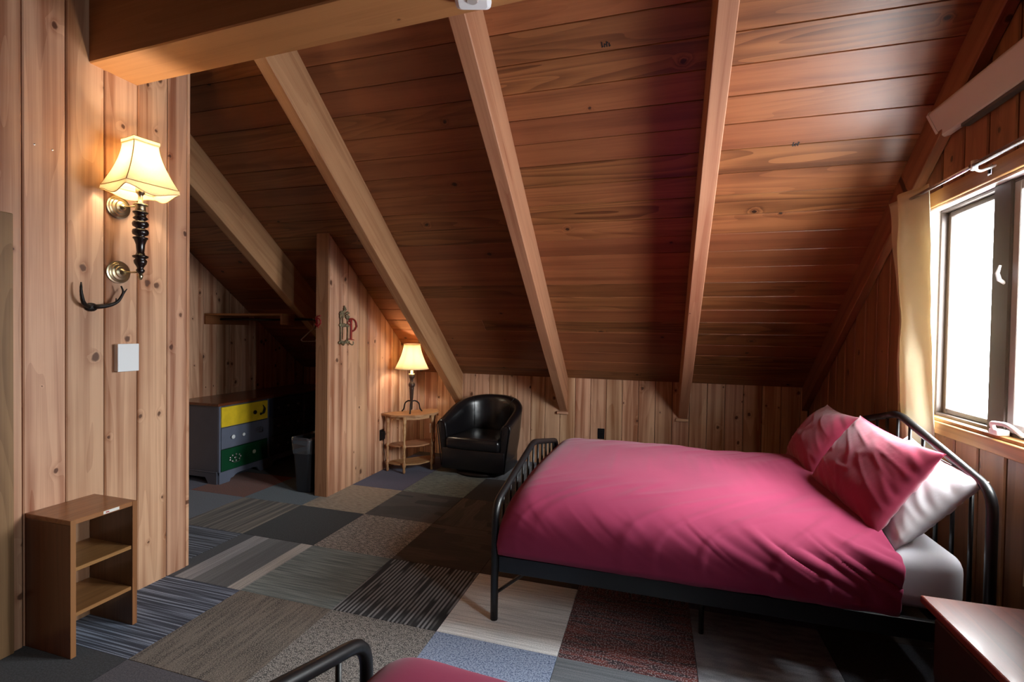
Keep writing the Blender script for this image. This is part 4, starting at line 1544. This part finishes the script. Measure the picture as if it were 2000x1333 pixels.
# ------------------------------------------------------------------ tub chair
M_LEA = NT('black_leather')
tc_ = M_LEA.n('TexCoord')
nz_ = M_LEA.n('TexVoronoi', {'Vector': tc_.outputs['Object'], 'Scale': 320.0})
nb_ = M_LEA.n('TexNoise', {'Vector': tc_.outputs['Object'], 'Scale': 9.0, 'Detail': 2})
hh_ = M_LEA.math('ADD', M_LEA.math('MULTIPLY', nz_.outputs['Distance'], .05), M_LEA.math('MULTIPLY', nb_.outputs[0], 1.0))
bp_ = M_LEA.n('Bump', {'Strength': .25, 'Distance': .01, 'Height': hh_})
M_LEA.bsdf({'Base Color': L(22, 20, 22), 'Roughness': .26, 'Specular IOR Level': .6, 'Normal': bp_.outputs[0]})
M_LEA = M_LEA.m
t = thing('tub_chair', 'black leather tub armchair in front of the board wall', 'armchair', (1.085, 2.09, 0), -.06)
# local: -y is the front
RO = .405


def upath(s):
    """outer plan path, s in 0..1 from right arm front round the back to left arm front"""
    arm = .30
    arc = PI * RO
    tot = 2 * arm + arc
    d = s * tot
    if d < arm:
        return Vector((RO, -.27 + d, 0)), Vector((1, 0, 0))
    if d < arm + arc:
        a_ = (d - arm) / RO
        n_ = Vector((math.cos(a_), math.sin(a_), 0))
        return Vector((0, .03, 0)) + n_ * RO, n_
    return Vector((-RO, .03 - (d - arm - arc), 0)), Vector((-1, 0, 0))


def arm_h(s):
    k = 1 - abs(s - .5) * 2
    return .56 + .215 * math.sin(PI / 2 * min(1, k * 1.08)) ** 1.15


b = BM()
NSG = 72
rows_ = []
for i in range(NSG + 1):
    s = i / NSG
    p, n_ = upath(s)
    h = arm_h(s)
    cross = [(-.055, .075), (-.050, .18), (-.022, .36), (.0, h - .07), (.004, h - .03), (-.012, h - .006), (-.038, h), (-.066, h - .006), (-.088, h - .03), (-.10, h - .08), (-.108, .40), (-.11, .27)]
    # rounded arm fronts
    rows_.append([b.verts.new((p + n_ * o_).to_tuple()[:2] + (z_,)) for o_, z_ in cross])
for a_, c_ in zip(rows_[:-1], rows_[1:]):
    for k in range(len(a_) - 1):
        b.faces.new((a_[k], c_[k], c_[k + 1], a_[k + 1]))
    b.faces.new((a_[-1], c_[-1], c_[0], a_[0]))
b.faces.new(rows_[0])
b.faces.new(list(reversed(rows_[-1])))
bmesh.ops.recalc_face_normals(b, faces=b.faces[:])
ends = [e for e in b.edges if all(v.co.y < -.265 for v in e.verts)]
bmesh.ops.bevel(b, geom=ends, offset=.02, segments=3, profile=.5, affect='EDGES')
o = mesh_obj('shell', b, M_LEA, t, smooth=True)
for s in (.33, .67):
    pp = []
    p, n_ = upath(s)
    h = arm_h(s)
    for o_, z_ in ((-.111, .42), (-.103, h - .1), (-.088, h - .03), (-.064, h - .003), (-.036, h + .003)):
        q = p + n_ * o_
        pp.append((q.x, q.y, z_))
    b = BM()
    tube(b, pp, .0032, 6)
    mesh_obj('seam', b, M_LEA, o, smooth=True)
for s in (0, 1):
    p, n_ = upath(s)
    h = arm_h(s)
    b = BM()
    tube(b, [(p.x + n_.x * o_, -.272, z_) for o_, z_ in ((-.052, .09), (-.018, .36), (.003, h - .05), (-.012, h - .012), (-.038, h - .004), (-.07, h - .01), (-.092, h - .04), (-.106, .38))], .005, 6)
    mesh_obj('piping', b, M_LEA, o, smooth=True)
b = BM()
box(b, -.30, .30, -.30, .25, .275, .395)
bmesh.ops.bevel(b, geom=b.edges[:], offset=.04, segments=4, profile=.55, affect='EDGES')
for v in b.verts:
    v.co.z += .018 * max(0, 1 - (v.co.x / .3) ** 2) * (1 if v.co.z > .33 else 0)
    if v.co.y > .0:
        f_ = math.sqrt(max(.05, 1 - (v.co.y / .29) ** 2 * .8))
        v.co.x *= f_
mesh_obj('seat_cushion', b, M_LEA, t, smooth=True)
b = BM()
box(b, -.355, .355, -.275, .12, .06, .285)
bmesh.ops.bevel(b, geom=b.edges[:], offset=.02, segments=3, profile=.55, affect='EDGES')
mesh_obj('front_panel', b, M_LEA, t, smooth=True)
b = lathe(BM(), [(.27, 0), (.28, .012), (.28, .03), (.06, .045), (.06, .08)], 32)
mesh_obj('swivel_base', b, M_IRON, t, smooth=True)

# ------------------------------------------------------------------ smoke detector under the beam
t = thing('smoke_detector', 'white smoke detector with rounded corners under the cross beam', 'smoke detector', (2.135, -1.005, 2.82), .27)
b = BM()
loft(b, [rbox_ring(.070, .070, .02, 0), rbox_ring(.072, .072, .02, -.012), rbox_ring(.070, .070, .024, -.03), rbox_ring(.056, .056, .02, -.038)], True, True)
mesh_obj('case', b, M_WHITEP, t)
b = lathe(BM(), [(.02, -.044), (.024, -.038)], 16)
mesh_obj('test_button', b, M_GREYW, t)

# ink grade stamps on the ceiling boards
M_INK = plain('black_ink', L(22, 16, 14), .7)
for (sx_, sy_, n_) in ((2.55, -.10, 4), (3.62, .46, 3)):
    b = BM()
    for k in range(n_):
        u0 = -.02 + k * .013
        box(b, u0, u0 + .006, -.014, .014 - .008 * (k % 2), 0, .0006)
        box(b, u0 + .006, u0 + .010, -.003 + .008 * (k % 3 - 1), .003 + .008 * (k % 3 - 1), 0, .0006)
    o = mesh_obj('ink_stamp', b, M_INK, ceiling, frame((sx_, sy_, zc(sy_)) + Vector((0, 0, 0)) if False else Vector((sx_, sy_, zc(sy_))) + NRM * .0006, (1, 0, 0), NRM))
